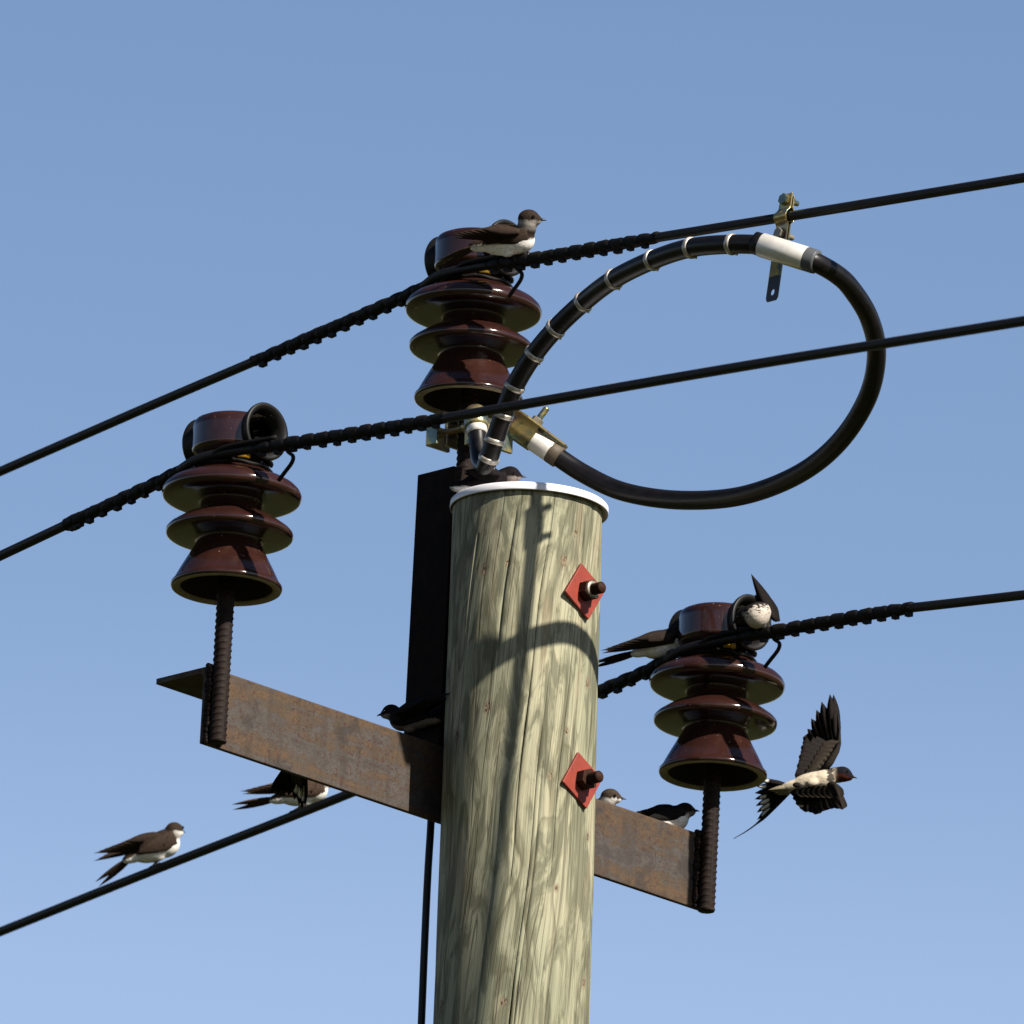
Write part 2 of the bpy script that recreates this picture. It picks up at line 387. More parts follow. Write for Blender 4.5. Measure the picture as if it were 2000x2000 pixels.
crack(1074, 1040, 0.0021, 0.012, 900, 1720); crack(1050, 1500, 0.0018, 0.010, 1300, 3200); crack(1036, 1750, 0.0008, 0.007, 1480, 2600)
crack(1092, 1500, 0.0008, 0.005, 1330, 1720); crack(1130, 1700, 0.0009, 0.005, 1560, 2300); crack(985, 1150, 0.0005, 0.003, 990, 1300)
crack(1150, 1100, 0.0006, 0.004, 985, 1350); crack(955, 1780, 0.0005, 0.003, 1560, 2500); crack(1160, 1800, 0.0008, 0.005, 1600, 2600)
crack(1115, 1250, 0.0006, 0.004, 1180, 1450); crack(905, 1300, 0.0006, 0.004, 1050, 1500); crack(1085, 1850, 0.0007, 0.004, 1700, 2400)
bases = [(c[1], None, 0) for c in cols]
for i, k in enumerate(cracks):
    bases = [q for q in bases if q[1] is not None or abs((q[0]-k['b']+math.pi)%(2*math.pi)-math.pi) > 0.022]
    for s_ in (-1.0, -0.25, 0.25, 1.0): bases.append((k['b'], i, s_))
bases.sort(key=lambda q: q[0] + q[2]*0.004)
zs = list(np.linspace(0, 6.6, 24)[:-1]) + list(np.linspace(6.6, ZT+0.004, 420))
pb = MB(); us = []
for z in zs:
    r_ = prad(z)*(1+0.004*math.sin(z*1.3))
    for (b_, ci, sd) in bases:
        off = 0.0; dep = 0.0
        if ci is not None:
            k = cracks[ci]
            f_ = max(0.0, min((k['za']-z)/0.16, (z-k['zb'])/0.16, 1.0))
            f_ *= 0.75+0.25*math.sin(z*31+ci)
            off = sd*k['w']/0.113*max(f_, 0.12)*(1.0 if abs(sd) < 0.9 else 1.15)*0.5
            if abs(sd) < 0.9: dep = k['d']*f_
        th = pole_angle(b_, z) + off
        rough_ = 0.0009*mnoise.noise(V((b_*9, z*2.3, 1.0))) + 0.0005*mnoise.noise(V((b_*40, z*3.0, 4.0)))
        rr = r_ - dep + rough_
        pb.v.append(V((math.sin(th)*rr, -math.cos(th)*rr, z))); pb.c.append((1,1,1)); us.append(((b_+off)*0.113, z-ZT))
nb = len(bases)
for i in range(len(zs)-1):
    for k in range(nb): pb.f.append((i*nb+k, i*nb+(k+1)%nb, (i+1)*nb+(k+1)%nb, (i+1)*nb+k))
pb.f.append(tuple((len(zs)-1)*nb+k for k in range(nb)))
pole = thing('utility_pole', 'round pale greenish treated wooden pole carrying the wires', 'utility pole', M.Identity(4))
shaft = pb.build('shaft', MAT['wood'], pole, fixn=False)
uvl = shaft.data.uv_layers.new(name='UVMap')
for p in shaft.data.polygons:
    q = [us[shaft.data.loops[li].vertex_index] for li in p.loop_indices]
    um = max(x[0] for x in q)
    for li, x in zip(p.loop_indices, q):
        uvl.data[li].uv = (x[0] + (2*math.pi*0.113 if um - x[0] > 0.3 else 0), x[1])
bm = bmesh.new(); bm.from_mesh(shaft.data); bmesh.ops.recalc_face_normals(bm, faces=bm.faces); bm.to_mesh(shaft.data); bm.free()
cp = MB(); RC = 0.1168
TC = TOP + V((0.0025,0,0))
cp.lathe(TC, (0.012,0,1), [(RC-0.0012,0.0005),(RC,0.0),(RC+0.0004,0.002),(RC,0.0100),(RC-0.003,0.0128),(RC-0.03,0.019),(0.05,0.025),(0.001,0.027)], 128)
cp.lathe(TC, (0.012,0,1), [(RC-0.0012,0.0005),(RC-0.0016,0.004),(0.05,0.0045)], 128)
cp.build('cap', MAT['cap_metal'], pole)

# ------------------------------------------------------------------ steel bracket: crossarm, post, three pins
ELBOW = 0.1125
br = thing('steel_bracket', 'rusty angle-iron crossarm and upright bolted behind the wooden pole', 'crossarm', MB_)
def wl(px, py, y=ELBOW): return MBI @ hit(px, py, MB_ @ V((0,y,0)), MB_.to_3x3() @ V((0,1,0)))
tl, tr = wl(455,1305), wl(1355,1635); bl, b2 = wl(400,1435), wl(1355,1788)
BT = (tl.z+tr.z)/2; BB = (bl.z+b2.z)/2; XL = wl(407,1290).x; XR = wl(1378,1640).x
print('beam', tl, tr, bl, b2)
def Lbeam(x0, x1, t=0.009, depth=0.108):
    prof = [(ELBOW,BB),(ELBOW+t,BB),(ELBOW+t,BT-t-0.008),(ELBOW+t+0.003,BT-t-0.002),(ELBOW+t+0.008,BT-t),(ELBOW+depth,BT-t),(ELBOW+depth,BT),(ELBOW+0.002,BT),(ELBOW,BT-0.002)]
    b = MB(); b.prism([L(x0,y,z) for y, z in prof], L(x1,0,0)-L(x0,0,0)); return b
Lbeam(XL, XR).build('crossarm', MAT['rust'], br, bevel=0.0012)
PT = wl(850,925,ELBOW+0.05).z
b = MB(); t_ = 0.008; wpost = 0.046; dpost = 0.076
prof = [(-wpost,ELBOW),(wpost,ELBOW),(wpost,ELBOW+t_),(-wpost+t_,ELBOW+t_),(-wpost+t_,ELBOW+dpost),(-wpost,ELBOW+dpost)]
b.prism([L(x,y,BT+0.0005) for x,y in prof], L(0,0,PT)-L(0,0,BT+0.0005)); b.build('upright', MAT['dark_rust'], br, bevel=0.001)

def rebar(p0, p1, r=0.0122, pitch=0.0098, ph=0.0):
    """ribbed bar: two long ribs and crescent ribs between them"""
    b = MB(); ax = (p1-p0); ln = ax.length; ax.normalize(); u = A - ax*A.dot(ax); u.normalize(); q = ax.cross(u)
    nz = int(ln/0.0011); na = 44; vs = []
    for i in range(nz+1):
        z = ln*i/nz
        for k in range(na):
            th = 2*math.pi*k/na; side = math.sin(th+ph)
            win = min(1.0, max(0.0, (abs(side)-0.12)/0.35))
            w_ = ((z + (0.004*math.cos(th+ph) if side > 0 else -0.004*math.cos(th+ph)) + (0 if side > 0 else pitch/2))/pitch) % 1.0
            rib = max(0.0, 1-abs(w_-0.5)/0.26)
            lr = max(0.0, 1-abs(side)/0.16)
            rr = r + 0.0013*min(1.0, rib*1.3)*win + 0.0012*min(1.0, lr*1.6)
            vs.append(p0 + ax*z + (u*math.cos(th)+q*math.sin(th))*rr)
    fs = [(i*na+k, i*na+(k+1)%na, (i+1)*na+(k+1)%na, (i+1)*na+k) for i in range(nz) for k in range(na)]
    fs += [tuple(range(na-1,-1,-1)), tuple(nz*na+k for k in range(na))]
    b.add(vs, fs); return b
zax = (MB_.to_3x3() @ V((0,0,1))).normalized()
YP = ELBOW-0.0145
bellL = MB_ @ wl(442,1151,YP); bellR = MB_ @ wl(1392,1515,YP); bellT = MB_ @ wl(915,785,ELBOW+0.020)
print('bells', MBI@bellL, MBI@bellR, MBI@bellT)
for bell, low, nm, ph in ((bellL, BB+0.001, 'pin', 1.7), (bellR, BB-0.006, 'pin', 1.9), (bellT, PT-0.10, 'pin', 1.8)):
    p = MBI @ bell; foot = MB_ @ V((p.x, p.y, low))
    rebar(foot, bell + zax*0.055, ph=ph).build(nm, MAT['bar_steel'], br)
for bell, xe in ((bellL, 1), (bellR, -1)):               # weld beads between pin and crossarm
    p = MBI @ bell; b = MB()
    for sx in (-1, 1):
        for i in range(22):
            z = BB + 0.003 + (BT-BB-0.008)*(i+random.uniform(-.4,.4))/21
            b.ball(L(p.x + sx*0.0125 + random.uniform(-.0018,.0018), ELBOW-0.002, z), 0.0062+random.uniform(-.0018,.0010), 6, mtx=M.Rotation(sx*0.5,3,'Y') @ M.Diagonal((1,0.9,0.8)))
    for i in range(6): b.ball(L(p.x-0.012+0.005*i, ELBOW+0.001, BT+0.001), 0.0042, 6)
    b.build('weld_seam', MAT['bar_steel'], br)
b = MB(); p = MBI @ bellT
for sx in (-1, 1):
    for i in range(9): b.ball(L(p.x + sx*0.012, ELBOW+t_+0.002, PT-0.09+0.0105*i), 0.005, 6)
b.build('weld_seam', MAT['dark_rust'], br)

# ------------------------------------------------------------------ pin insulators
k_ = 1/SC
def insulator(mtx, label):
    o = thing('pin_insulator', label, 'insulator', mtx, 'brown pin insulators on the crossarm bracket')
    O = mtx.translation.copy(); ax = (mtx.to_3x3() @ V((0,0,1))).normalized(); cdir = (mtx.to_3x3() @ V((0,-1,0))).normalized()
    pr = [(100,-1),(105,-0.5),(108,3),(107.5,8),(103.5,12),(98.5,22),(90.5,38),(82,54),(73.5,70),(67.5,81),(63,92),(61,97),
          (80,99),(95,100),(114,102),(121,105),(123.5,110),(123,115),(118,121),(108,128),(92,139),(76,147),(64,153),(60,160),(59.5,170),
          (60,175),(75,176.5),(95,176.5),(122,177),(131,180),(135,186),(135.5,192),(132,200),(124,208),(112,215),(95,222),(80,228),(72,234),(69,241),(68.5,252),(70,260),(75,266),(80,271),
          (82.5,276),(82.5,281),(82.5,286),(82.5,291),(82.5,296),(82.5,301),(82.5,306),(82.5,311),(82.5,316),(82.5,321),(81.5,328),(78,335),(70,339),(30,341),(0.5,341)]
    # smooth the profile a little
    P = []
    for i in range(len(pr)-1):
        a_, b_ = pr[i], pr[i+1]
        P += [a_, ((a_[0]+b_[0])/2, (a_[1]+b_[1])/2)]
    P.append(pr[-1])
    b = MB(); b.lathe(O, ax, [(r*k_, h*k_) for r, h in P], 160)
    Hb = O + ax*(303*k_); ad = ax.cross(cdir).normalized()
    for i, p in enumerate(b.v):                          # the hole through the head
        q = p-Hb; h_, a_ = q.dot(ax), q.dot(ad); rr = math.hypot(h_, a_)/k_
        if rr < 43 and abs(q.dot(cdir)) > 40*k_ and h_ > -45*k_ and (p-O).dot(ax) < 338*k_:
            c_ = q.dot(cdir); b.v[i] = Hb + ax*h_*0.97 + ad*a_*0.97 + cdir*math.copysign(8*k_ if rr < 38 else 42*k_, c_)
    b.build('porcelain', MAT['ceramic'], o)
    b = MB(); b.lathe(O, ax, [(105.5*k_,-0.4*k_),(103*k_,-2*k_),(96*k_,-2.2*k_),(91*k_,0),(89*k_,4*k_)], 96); b.build('bare_rim', MAT['biscuit'], o)
    b = MB(); b.lathe(O, ax, [(89.5*k_,3*k_),(78*k_,30*k_),(62*k_,60*k_),(45*k_,75*k_),(20*k_,78*k_)], 64); b.build('socket', MAT['cavity'], o)
    H = O + ax*(303*k_)
    for s_ in (1, -1):                                   # black flared bushing at each end of the hole through the head
        b = MB()
        b.lathe(H, cdir*s_, [(38*k_,40*k_),(46*k_,60*k_),(52*k_,74*k_),(56*k_,82*k_),(57*k_,87*k_),(55*k_,90*k_),(49*k_,89*k_),(42*k_,80*k_),(37*k_,62*k_)], 64)
        b.build('bushing', MAT['black_plastic'], o)
        b = MB(); b.lathe(H, cdir*s_, [(38*k_,66*k_),(37*k_,40*k_),(36*k_,19*k_),(0.5*k_,18*k_)], 48); b.build('bore', MAT['bore_black'], o)  # near-black colour paints in the darkness of a deeper hole
    # the yellow mark on the tie in the neck groove, sun side of the camera
    b = MB(); d0 = (mtx.to_3x3() @ V((-0.50,-0.866,0))).normalized(); d1 = ax.cross(d0)
    vs = []; nn = 7
    for i in range(nn+1):
        an = -0.155+0.31*i/nn; dd = d0*math.cos(an)+d1*math.sin(an)
        for rr, hh in ((74,243),(81,244),(81,259),(74,260)): vs.append(O+ax*hh*k_+dd*rr*k_)
    fs = [(i*4+j, i*4+j+1, i*4+5+j, i*4+4+j) for i in range(nn) for j in range(3)]
    b.add(vs, fs); b.build('yellow_tag', MAT['yellow_tape'], o)
    return o
fr = MB_.to_3x3().to_4x4()
def ins_m(p, extra=(0,0)): return M.Translation(p) @ M.Rotation(extra[0], 4, C) @ fr
def copy_thing(o, mtx, label):
    r = o.copy(); col.objects.link(r); r.matrix_world = mtx; r['label'] = label; FULL[r.name] = mtx.copy()
    for ch in list(o.children):
        c_ = ch.copy(); col.objects.link(c_); c_.parent = r
    return r
ins1 = insulator(ins_m(bellL), 'brown porcelain insulator with nothing perched on it, at the free left end of crossarm')
ins2 = copy_thing(ins1, ins_m(bellT), 'brown porcelain insulator highest up, behind the pole top beside the black loop')
ins3 = copy_thing(ins1, ins_m(bellR), 'brown porcelain insulator right of the pole with a flying swallow beside it')
AX = {'L': bellL, 'T': bellT, 'R': bellR}

# ------------------------------------------------------------------ conductors
RW = 0.0072
Ld = V((-math.cos(R(51)), math.sin(R(51)), 0))            # the far spans leave the pole at a slight angle
Rd = V((math.cos(R(47)), -math.sin(R(47)), 0))
def conductor(key, label, left, right, tieL, tieR, offs=(0.0,0.0,0.0,0.0)):
    bell = AX[key]; neck = bell + zax*(247*k_) - (MB_.to_3x3() @ V((1,0,0)))*(77*k_)
    lp = [PV(x, y, neck, Ld) for x, y in left]; rp = [PV(x, y, neck + A*o_, Rd) for (x, y), o_ in zip(right, offs)]
    def ext(a_, b_, ln): d = (b_-a_).normalized(); return [b_ + d*ln*0.3 + V((0,0,0.002*ln)), b_ + d*ln + V((0,0,0.02*ln))]
    pts = lp[::-1] + [neck] + rp
    d = (lp[-1]-lp[-2]).normalized(); far = [lp[-1]+d*2 , lp[-1]+d*14+V((0,0,0.25))]
    d = (rp[-1]-rp[-2]).normalized(); near = [rp[-1]+d*2, rp[-1]+d*10+V((0,0,0.12))]
    pts = far[::-1] + pts + near
    path = catmull(pts, 14)
    o = thing('power_line', label, 'power line', M.Translation(neck), 'black conductors tied to the insulators')
    b = MB(); b.tube(path, RW, 14); b.build('wire', MAT['black_wire'], o)
    # spiral ties: walk along the path from the neck
    i0 = min(range(len(path)), key=lambda i: (path[i]-neck).length)
    def walk(step, dist):
        out = [path[i0]]; acc = 0; i = i0
        while acc < dist and 0 <= i+step < len(path):
            nx = path[i+step]; d_ = (nx-out[-1]).length; acc += d_; out.append(nx); i += step
        return out
    def sample(pl, s):
        for i in range(len(pl)-1):
            d_ = (pl[i+1]-pl[i]).length
            if s <= d_: t = (pl[i+1]-pl[i]).normalized(); return pl[i]+t*s, t
            s -= d_
        return pl[-1], (pl[-1]-pl[-2]).normalized()
    for step, (s0, s1), pitch, ph in ((-1, tieL, 0.033, 0.4), (1, tieR, 0.0285, 1.0)):
        pl = walk(step, s1+0.1); b = MB(); nz = int((s1-s0)/0.0016); na = 20; vs = []
        for i in range(nz+1):
            s = s0+(s1-s0)*i/nz; p, t = sample(pl, s); u = (V((0,0,1))-t*t.z).normalized(); q = t.cross(u)*step
            fade = min(1.0, i/10, ((nz-i)/nz*5)**0.7+0.2) * (0.9+0.1*math.sin(s*43+ph))
            for k in range(na):
                th = 2*math.pi*k/na; w_ = ((s/pitch - th/(2*math.pi) + 0.05*math.sin(s*61)) % 1.0)
                lump = min(1.0, (0.5-abs(w_-0.5))/0.20); lump = lump*lump*(3-2*lump)
                vs.append(p + (u*math.cos(th)+q*math.sin(th))*(RW + 0.0002 + (0.0004 + 0.0021*lump)*fade + 0.0005*math.sin(s*170+th)))
        b.add(vs, [(i*na+k, i*na+(k+1)%na, (i+1)*na+(k+1)%na, (i+1)*na+k) for i in range(nz) for k in range(na)])
        nt2 = int((s1-s0)/pitch)
        for i in range(nt2):                             # square strip ends show as teeth along the underside
            s = s0 + pitch*(i+0.62+random.uniform(-.05,.05)); p, t = sample(pl, s); u = (V((0,0,1))-t*t.z).normalized(); q = t.cross(u)
            mt = M((( t.x,q.x,u.x,0),(t.y,q.y,u.y,0),(t.z,q.z,u.z,0),(0,0,0,1)))
            b.box(M.Translation(p - u*(RW+0.0022+random.uniform(0,.0018))) @ mt, random.uniform(.0085,.0125), 0.008, 0.0065)
        e, t = sample(pl, s1); b.ball(e+V((0,0,0.003)), RW+0.0016, 8, mtx=M.Diagonal((1,1,0.7)))
        b.build('spiral_tie', MAT['black_tie'], o)
    # strand bound round the neck groove and its loose end
    b = MB(); xa = (MB_.to_3x3() @ V((1,0,0))); ya = (MB_.to_3x3() @ V((0,1,0)))
    for hh, a0, a1, rr in ((238,-2.6,2.6,73.5),(247,-1.4,1.3,74.5),(255,-2.4,2.5,73)):
        ring = [bell+zax*(hh+2*math.sin(i))*k_ - (xa*math.cos(a0+(a1-a0)*i/40)+ya*math.sin(a0+(a1-a0)*i/40))*rr*k_ for i in range(41)]
        b.tube(ring, 0.0031, 8)
    pl = walk(1, 0.3); p1, _ = sample(pl, 0.05); p2, _ = sample(pl, 0.13)
    st = [bell+zax*246*k_ + (xa*math.cos(2.4)+ya*math.sin(2.4))*74*k_, bell+zax*249*k_ - (xa*0.97-ya*0.0)*82*k_*1.0 - ya*0.02, p1+V((0,0,0.006))-xa*0.008, p2+V((0,0,0.011))-xa*0.004]
    b.tube(catmull(st[1:], 8), 0.0036, 8)
    b.build('neck_tie', MAT['black_tie'], o)
    p, t = sample(pl, 0.145); b = MB()
    b.tube(catmull([p, p-V((0,0,0.012))+t*0.004, p-V((0,0,0.022))+t*0.014+Uv*0.002, p-V((0,0,0.030))+t*0.012, p-V((0,0,0.045))-t*0.003, p-V((0,0,0.054))-t*0.012], 6), 0.0030, 6)
    b.build('tie_end', MAT['black_tie'], o)
    return o, path, neck
cT, pathT, neckT = conductor('T', 'topmost black wire, passing above the black loop', [(800,574),(585,668),(300,790),(0,921)], [(1050,504),(1284,464),(1600,413),(2000,347)], (0.055,0.46), (0.085,0.44), (0.004,0.010,0.014,0.016))
cL, pathL, neckL = conductor('L', 'black wire running in front of the black loop and pole top', [(320,936),(140,1020),(0,1086)], [(560,867),(850,820),(1400,724),(2000,627)], (0.055,0.40), (0.085,0.46), (0.030,0.050,0.055,0.055))
cR, pathR, neckR = conductor('R', 'lowest black wire, passing behind the pole with two swallows perched at its left', [(1290,1296),(1175,1348),(690,1547),(300,1700),(0,1820)], [(1540,1228),(1760,1190),(2000,1162)], (0.055,0.36), (0.085,0.43), (0.034,0.050,0.055,0.055))

# ------------------------------------------------------------------ bolts with red washers
def hexpoly(o, u, v, r, ph=0.0): return [o + (u*math.cos(ph+i*math.pi/3)+v*math.sin(ph+i*math.pi/3))*r for i in range(6)]
def wbolt(px, py, label, pale, rot):
    c0 = prad(ZT-0.2); ctr = PC(px, py, c0+0.001)
    o = thing('through_bolt', label, 'bolt', M.Translation(ctr), 'bolts with square red washers on the pole')
    Zv = V((0,0,1)); q = 0.0305; ca, sa = math.cos(rot), math.sin(rot)
    X = A*ca + Zv*sa; Y = Zv*ca - A*sa
    b = MB(); poly = [ctr + X*x*q*1.38 + Y*y*q*1.38 for x, y in ((1,0),(0,1),(-1,0),(0,-1))]
    b.prism(poly, C*0.0045); b.build('square_washer', MAT['red_washer'], o, bevel=0.0008)
    b = MB(); b.prism(hexpoly(ctr+C*0.0047, A, Zv, 0.0165, 0.35), C*0.015); b.build('nut', MAT['rusty_bolt'], o, bevel=0.001)
    if pale:
        b = MB(); b.lathe(ctr+C*0.0198, C, [(0.0088,0),(0.0132,0),(0.0134,0.0008),(0.0122,0.0022),(0.0088,0.0024)], 24); b.build('nut_glint', MAT['white_zinc_and_glint'], o)  # added pale ring stands in for the sunlit glint on the nut face
    b = MB(); prf = []
    h = 0.0
    while h < 0.036: prf += [(0.0088,h),(0.0078,h+0.001)]; h += 0.002
    prf += [(0.007,h),(0.0005,h+0.0012)]
    b.lathe(ctr+C*0.004, C, prf, 24); b.build('threaded_rod', MAT['rusty_bolt'], o)
wbolt(1139,1156,'upper square red washer and bolt whose nut has a pale ring for its sunlit glint, near pole top', True, 0.22)
wbolt(1134,1525,'lower square red washer with an all-rusty nut and bolt on the pole', False, 0.25)

# ------------------------------------------------------------------ black loop of the lightning arcing horn
loop = thing('arcing_horn', 'black cable loop with silver bands and a white metal sleeve on its top', 'arcing horn', M.Translation(bellT - zax*0.05))
SV0, SV1 = PA(1487,478.3,-.132), PA(1590,510.5,-.098)
lower = [(1066,876,.115),(1140,925,.15),(1220,961,.17),(1330,977,.185),(1450,968,.185),(1560,926,.175),(1640,862,.155),(1695,775,.128),(1712,690,.095),(1697,620,.052),(1662,563,-.006),(1632,534.5,-.050)]
upper = [(1430,477,-.143),(1350,484,-.143),(1275,508,-.132),(1200,545,-.113),(1140,590,-.09),(1085,642,-.085),(1040,697,-.08),(1005,755,-.075),(983,810,-.07),(966,860,-.065),(955,895,-.062),(946,911,-.056),(938,900,-.047),(934,872,-.04),(931,835,-.035)]
lp = catmull([PA(*q) for q in lower] + [SV0.lerp(SV1, q) for q in (0.98, 0.75, 0.5)], 10); up_ = catmull([SV0.lerp(SV1, q) for q in (0.5, 0.25, 0.02)] + [PA(*q) for q in upper], 10)
RL = 0.0142
b = MB(); b.tube(lp, RL, 24); b.build('cable', MAT['black_rubber'], loop)
b = MB(); b.tube(up_, [RL*(1.0 if i < len(up_)-35 else 0.92) for i in range(len(up_))], 24); b.build('banded_arm', MAT['black_rubber'], loop)
def nearest(path, px, py):
    best = None
    for i, p in enumerate(path):
        d = p-CAM; d2 = d/d.dot(Fv); e = ((d2.dot(Rv)*F+1000-px)**2 + (1000-d2.dot(Uv)*F-py)**2)
        if best is None or e < best[0]: best = (e, i)
    return best[1]
for (x, y) in ((1431,478),(1353,485),(1277,508),(1203,543),(1142,588),(1085,640),(1043,692),(1003,752),(981,812),(966,858),(954,895)):
    i = nearest(up_, x, y); t = (up_[min(i+1,len(up_)-1)]-up_[i-1]).normalized(); b = MB()
    b.lathe(up_[i], t, [(RL-0.001,-0.0040),(RL+0.0010,-0.0038),(RL+0.0018,-0.0024),(RL+0.0018,0.0024),(RL+0.0010,0.0038),(RL-0.001,0.0040)], 32)
    b.lathe(up_[i]+t*0.0, t, [(RL+0.0005,0.0),(RL+0.0022,0.0004),(RL+0.0005,0.0008)], 32)
    b.box(M.Translation(up_[i] - img(0.45,-0.9)*(RL+0.001)*-1) @ M.Rotation(0.3,4,'Y'), 0.004, 0.005, 0.004)
    b.build('band', MAT['band_steel'], loop)
s0 = SV0; s1 = SV0.lerp(SV1, 0.86)
t = (s1-s0).normalized(); ln = (s1-s0).length
b = MB(); b.lathe(s0, t, [(0.0145,0),(0.0172,0.0),(0.0179,0.001),(0.0179,ln-0.001),(0.0172,ln),(0.012,ln+0.001)], 40); b.build('sleeve', MAT['sleeve_metal'], loop)
b = MB(); b.lathe(s1, t, [(0.0178,-0.001),(0.0178,0.014),(0.0174,0.016),(0.0120,0.0165)], 40); b.build('sleeve_collar', MAT['dark_collar'], loop)
b = MB(); b.lathe(s0-t*0.012, t, [(0.0145,0),(0.0168,0.001),(0.0168,0.012)], 40); b.build('sleeve_collar', MAT['black_plastic'], loop)
# terminal ferrule of the lower cable
e0 = lp[0]; t = (lp[6]-lp[0]).normalized()
b = MB(); b.lathe(e0-t*0.046, t, [(0.010,0),(0.0155,0.0),(0.0163,0.002),(0.0163,0.052),(0.0158,0.054)], 36); b.build('ferrule', MAT['sleeve_metal'], loop)
b = MB(); b.lathe(e0+t*0.0085, t, [(0.0163,0),(0.0165,0.001),(0.0165,0.016),(0.0145,0.017)], 36); b.build('ferrule_collar', MAT['tan_collar'], loop)
# zinc plate folded over the ferrule, with its upright bolt
pc = e0 - t*0.05
p_in = bellT - zax*0.045
b = MB(); ft = t; sd = ft.cross(V((0,0,1))).normalized(); fu = sd.cross(ft)
if fu.z < 0: fu = -fu
def fold(s, w0, w1): 
    return s
pl0 = [(-0.085,-0.020),(-0.045,-0.024),(0.022,-0.010),(0.026,0.000),(0.022,0.010),(-0.045,0.026),(-0.085,0.022)]
b.prism([e0 + ft*x + sd*y + fu*0.0180 for x, y in pl0], fu*0.0028)
vs = []; prof_ = [(-0.024+0.0,0.018),(-0.0185,0.010),(-0.0175,-0.004),(-0.012,-0.0150),(0.0,-0.0182),(0.012,-0.0150),(0.0175,-0.004),(0.0185,0.010),(0.024,0.018)]
for x in (-0.082,-0.03,-0.022):
    vs += [e0+ft*x+sd*y+fu*z for y, z in prof_]
np_ = len(prof_)
b.add(vs, [(i*np_+j,i*np_+j+1,(i+1)*np_+j+1,(i+1)*np_+j) for i in range(2) for j in range(np_-1)])
b.build('clamp_plate', MAT['zinc'], loop)
o_b = e0 - ft*0.036 + fu*0.021
b = MB(); b.prism(hexpoly(o_b+fu*0.002, ft, sd, 0.0095), fu*0.008); b.build('clamp_nut', MAT['white_zinc_and_glint'], loop, bevel=0.0006)
b = MB(); prf = []; h = 0
while h < 0.030: prf += [(0.0052,h),(0.0044,h+0.0012)]; h += 0.0024
prf += [(0.003,h),(0.0003,h+0.001)]; b.lathe(o_b, fu, prf, 20)
b.lathe(o_b-fu*0.001, fu, [(0.004,0.0),(0.0115,0.0),(0.0115,0.0022),(0.004,0.0024)], 24); b.build('clamp_bolt', MAT['zinc'], loop)
# clamp gripping the pin below the top insulator
pm = bellT - zax*0.048
b = MB()
b.box(M.Translation(pm + C*0.026 + V((0,0,-0.004))) @ M.Rotation(R(45),4,'Z'), 0.050, 0.012, 0.050)
b.box(M.Translation(pm - C*0.0215) @ M.Rotation(R(45),4,'Z'), 0.046, 0.006, 0.044)
b.box(M.Translation(pm + C*0.012 + A*0.045 + V((0,0,0.002))) @ M.Rotation(R(45),4,'Z'), 0.075, 0.006, 0.036)
b.build('pin_clamp', MAT['zinc'], loop, bevel=0.0012)
b = MB(); b.box(M.Translation(pm - C*0.040 - A*0.020 + V((0,0,-0.006))) @ M.Rotation(R(45),4,'Z'), 0.046, 0.006, 0.034)
b.box(M.Translation(pm - C*0.030 - A*0.042 + V((0,0,-0.006))) @ M.Rotation(R(45),4,'Z'), 0.004, 0.022, 0.034)
b.build('clamp_plate', MAT['zinc'], loop, bevel=0.001)
b = MB(); b.lathe(pm - A*0.019 - C*0.048, C, [(0.0003,-0.006),(0.006,-0.006),(0.0068,0),(0.0055,0.001),(0.0055,0.062),(0.0088,0.062),(0.0092,0.068),(0.006,0.071),(0.0003,0.0712)], 20); b.build('clamp_bolt', MAT['zinc'], loop)
tail = up_[-1]; td = (up_[-1]-up_[-6]).normalized()
b = MB(); b.lathe(tail-td*0.012, td, [(0.0135,0),(0.0152,0.0005),(0.0152,0.012),(0.0138,0.013)], 32); b.build('ferrule', MAT['sleeve_metal'], loop)
b = MB(); b.lathe(tail, td, [(0.0145,-0.001),(0.0172,0.001),(0.0178,0.006),(0.0178,0.028),(0.012,0.034),(0.0005,0.035)], 32); b.build('socket', MAT['zinc'], loop)

# ------------------------------------------------------------------ hanging strap clamped to the top wire
wp = PV(1533,423,neckT + A*0.0145,Rd)
i = min(range(len(pathT)), key=lambda i: (pathT[i]-wp).length); wt = C.copy()
best = min(((pathT[i] + (pathT[i+1]-pathT[i])*s/10) for i in range(len(pathT)-1) for s in range(10)), key=lambda p: (p-wp).length)
st = thing('strap_clamp', 'zinc strap clamped on the topmost wire, hanging down behind the white sleeve', 'wire clamp', M.Translation(best))
lean = V((0,0,1)) + C*0.16; lean.normalize()
def sp(a_, z_, c_): return best + A*a_ + lean*z_ + C*c_
RWp = RW+0.0008
def half(sg, z0, z1, w):
    prof = []
    z = z1
    for zz in (z1, 0.016, 0.0125): prof.append((sg*0.0012, zz))
    for an in np.linspace(65, -65, 11): prof.append((sg*(RWp*1.0*math.cos(R(an))+0.001), RWp*1.12*math.sin(R(an))))
    for zz in (-0.0125, -0.016, z0): prof.append((sg*0.0012, zz))
    b = MB(); N = len(prof); vs = []
    for th in (0.0, 0.0022):
        for (a_, z_) in prof:
            for c_ in (-w/2, w/2): vs.append(sp(a_+sg*th, z_, c_))
    fs = []
    for i in range(N-1):
        fs += [(2*i,2*i+1,2*i+3,2*i+2), (2*N+2*i,2*N+2*i+2,2*N+2*i+3,2*N+2*i+1), (2*i,2*i+2,2*N+2*i+2,2*N+2*i), (2*i+1,2*N+2*i+1,2*N+2*i+3,2*i+3)]
    fs += [(0,2*N,2*N+1,1), (2*N-2,2*N-1,4*N-1,4*N-2)]
    b.add(vs, fs, flat=True); return b
half(-1, -0.090, 0.034, 0.024).build('strap', MAT['zinc'], st, bevel=0.0005)
half(1, -0.045, 0.030, 0.024).build('strap_back', MAT['zinc'], st, bevel=0.0005)
